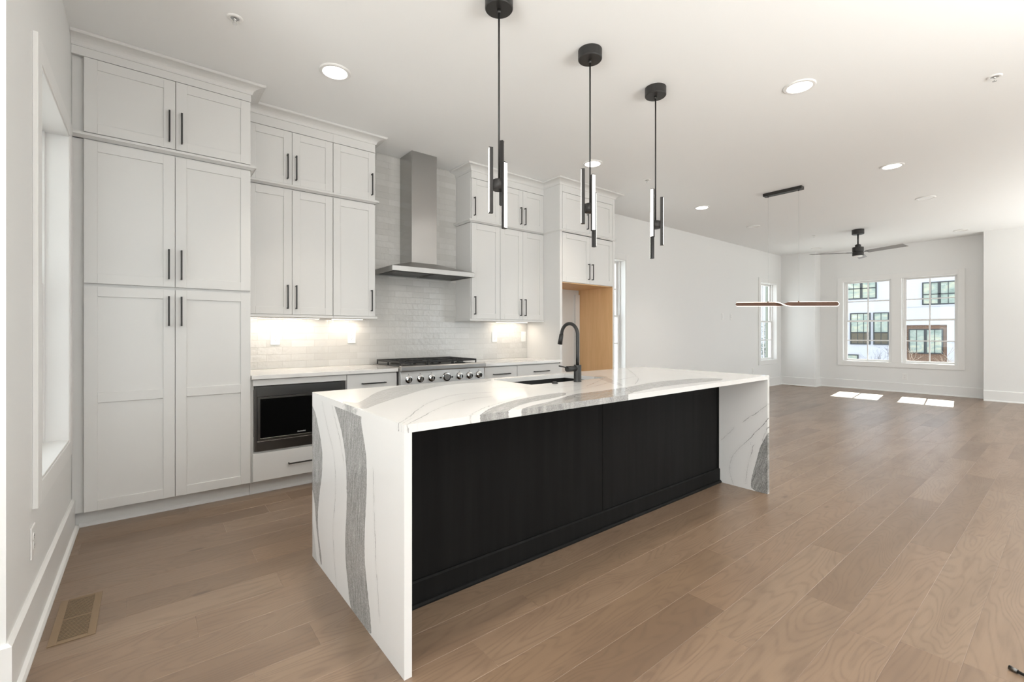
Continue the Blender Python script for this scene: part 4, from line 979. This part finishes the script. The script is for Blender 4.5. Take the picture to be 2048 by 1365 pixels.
# ================================================================ ceiling fan
e = thing('ceiling_fan', 'black ceiling fan with three flat blades in the far living area', 'ceiling fan', (10.03, 2.53, CE), local=True)
zz = lambda q: q - CE
MB().lathe([(.092, 0), (.092, -.080), (.086, -.086)], (0, 0, -.0003), 36).build('canopy', M['black'], e)
MB().cyl((0, 0, -.08), (0, 0, zz(2.84)), .013, n=14).build('downrod', M['black'], e)
MB().lathe([(.028, 0), (.045, -.012), (.045, -.05), (.085, -.055), (.085, -.13), (.078, -.135), (.078, -.145), (.085, -.15), (.085, -.20), (.078, -.208)], (0, 0, zz(2.845)), 40).build('motor_housing', M['black'], e)
MB().lathe([(.070, 0), (.066, -.014), (.03, -.022)], (0, 0, zz(2.637)), 32).build('lamp_disc', M['lens_off'], e)
for k in range(3):
    a = math.radians(-73 - 38.6 + 120 * k); u = Vector((math.cos(a), math.sin(a), 0)); v = Vector((-math.sin(a), math.cos(a), 0)); zc = zz(2.692)
    def P(r, s, dz): return tuple(u * r + v * s + Vector((0, 0, zc + dz)))
    b = MB(); b.hexa([P(.06, -.012, -.004), P(.19, -.03, -.005), P(.19, .03, -.001), P(.06, .012, 0), P(.06, -.012, .002), P(.19, -.03, .001), P(.19, .03, .005), P(.06, .012, .006)]); b.build('blade_arm', M['black'], e)
    b = MB(); b.hexa([P(.15, -.055, .010), P(.765, -.063, .014), P(.775, .063, -.018), P(.15, .055, -.016), P(.15, -.055, .016), P(.765, -.063, .020), P(.775, .063, -.012), P(.15, .055, -.010)])
    b.build('blade', M['fanblade'], e, bevel=.002)

# ================================================================ outside
b = MB(); b.box(-30, 70, -30, 40, -3.4, -3.2); struct(b.build('ground', M['asphalt'], keep=True))
tag(MB().box(XF + T + .01, XF + T + 1.46, .4, 4.6, 2.50, 2.62).build('sunshade_slab', M['slab']), 'pale balcony slab added out of view above the twin windows to block sun', 'sunshade')  # unseen slab sized to keep sun off the upper sashes
FX = 38.0
e = thing('brick_building', 'white painted brick building with black framed windows across the street', 'building', (40, 8, -3.2))
MB().box(FX, FX + 6, 7.045, 24, -3.2, 9).build('wall', M['brick_white'], e)
MB().box(FX, FX + 6, -16, 5.135, -3.2, 9).build('wall', M['brick_white'], e)
MB().box(FX, FX + 6, 5.135, 7.045, 1.735, 9).build('wall', M['brick_white'], e)
w = MB().box(FX + .10, FX + 6, 5.135, 7.045, -3.2, 1.735).build('brick_bay', M['brick_brown'], e); w['label'] = 'brown brick bay'
for z in (3.42, 2.90): MB().box(FX - .05, FX, 7.9 if z > 3 else -16, 24 if z > 3 else 7.0, z, z + .07).build('string_course', M['brick_white'], e)
MB().box(FX - .05, FX, -16, 5.10, .66, .72).build('string_course', M['brick_white'], e)
def ext_window(y0, y1, z0, z1, cols, rail_z=None, mull=None, px=FX, dark=False):
    f = .065; b = MB(); x0 = px - .07; x1 = px + .02
    b.box(x0, x1, y0, y0 + f, z0, z1); b.box(x0, x1, y1 - f, y1, z0, z1); b.box(x0, x1, y0 + f, y1 - f, z0, z0 + f); b.box(x0, x1, y0 + f, y1 - f, z1 - f, z1)
    if mull: b.box(x0, x1, mull - .07, mull + .07, z0 + f, z1 - f)
    if rail_z: b.box(x0, x1 - .001, y0 + f, y1 - f, rail_z - .03, rail_z + .03)
    for c in cols: b.box(x0 + .01, x1 - .002, c - .016, c + .016, z0 + f, z1 - f)
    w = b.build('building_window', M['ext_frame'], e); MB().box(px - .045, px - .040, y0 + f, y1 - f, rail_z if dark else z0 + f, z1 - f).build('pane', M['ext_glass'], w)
    if dark: MB().box(px - .045, px - .040, y0 + f, y1 - f, z0 + f, rail_z).build('pane', M['ext_room'], w)  # dim interior behind the glass painted as a dark pane
ext_window(8.555, 11.0, 3.55, 5.2, (8.97, 9.83), 4.27, 9.39)
ext_window(8.886, 10.02, .46, 2.6, (9.255, 9.594), 1.265, dark=True)
ext_window(7.905, 8.735, .455, 2.6, (8.32,), 1.265, dark=True)
ext_window(4.50, 6.268, 3.00, 4.40, (5.85, 5.07), 3.64, 5.472)
ext_window(5.317, 6.938, -.06, 1.490, (6.55, 5.70), .74, 6.13, FX + .10)
ext_window(9.55, 11.0, -1.6, -.24, (10.2,), None)
tag(MB().box(12.87, 12.94, 5.20, 5.275, -3.2, 2.9).build('porch_post', M['greygreen']), 'grey-green post outside the narrow far window', 'post')
def tree(label, loc, h, m, seed, n=7, spread=.9, leaves=0, r0=.05):
    random.seed(seed); e = thing('bare_tree', label, 'tree', loc); c = Vector(loc); segs = []
    b = MB(); top = c + Vector((0, 0, h * .45)); b.tube([c, c + Vector((.05, .03, h * .25)), top], r0, 8, rs=[r0, r0 * .8, r0 * .7]); b.build('trunk', m, e)
    b = MB(); tips = []
    def grow(p, d, L, r, k):
        q = p + d * L; mid = p + d * L * .5 + Vector([random.uniform(-.06, .06) * L for _ in range(3)])
        b.tube([p, mid, q], r, 5, caps=False, rs=[r, r * .85, r * .65])
        tips.append(q)
        if k:
            for _ in range(random.choice((2, 3))):
                nd = (d + Vector((random.uniform(-.8, .8), random.uniform(-.8, .8), random.uniform(-.3, .6)))).normalized(); grow(q, nd, L * random.uniform(.6, .85), r * .62, k - 1)
    for i in range(n):
        a = 2 * PI * i / n + random.uniform(-.3, .3)
        grow(top - Vector((0, 0, h * random.uniform(0, .2))), Vector((math.cos(a) * spread, math.sin(a) * spread, random.uniform(.4, 1.1))).normalized(), h * .22, r0 * .45, 3)
    b.build('branches', m, e)
    if leaves:
        b = MB()
        for _ in range(leaves):
            q = random.choice(tips) + Vector([random.gauss(0, .16) for _ in range(3)]); s = random.uniform(.03, .06); u = Vector([random.uniform(-1, 1) for _ in range(3)]).normalized(); v = u.orthogonal().normalized()
            b.bm.faces.new([b.bm.verts.new(q + u * s), b.bm.verts.new(q + v * s * .6), b.bm.verts.new(q - u * s), b.bm.verts.new(q - v * s * .6)])
        b.build('leaves', M['leaf'], e)
tree('tan bare-branched tree in front of the brown brick bay', (32.0, 5.0, -3.2), 4.6, M['bark_light'], 3, 9)
tree('dark bare-twigged tree outside the left twin window', (35.4, 7.7, -3.2), 4.0, M['bark_dark'], 8, 8, spread=.45, r0=.03)
tree('leafy tree outside the narrow far window', (30.0, 12.45, -3.2), 5.6, M['bark_dark'], 5, 8, leaves=2600)
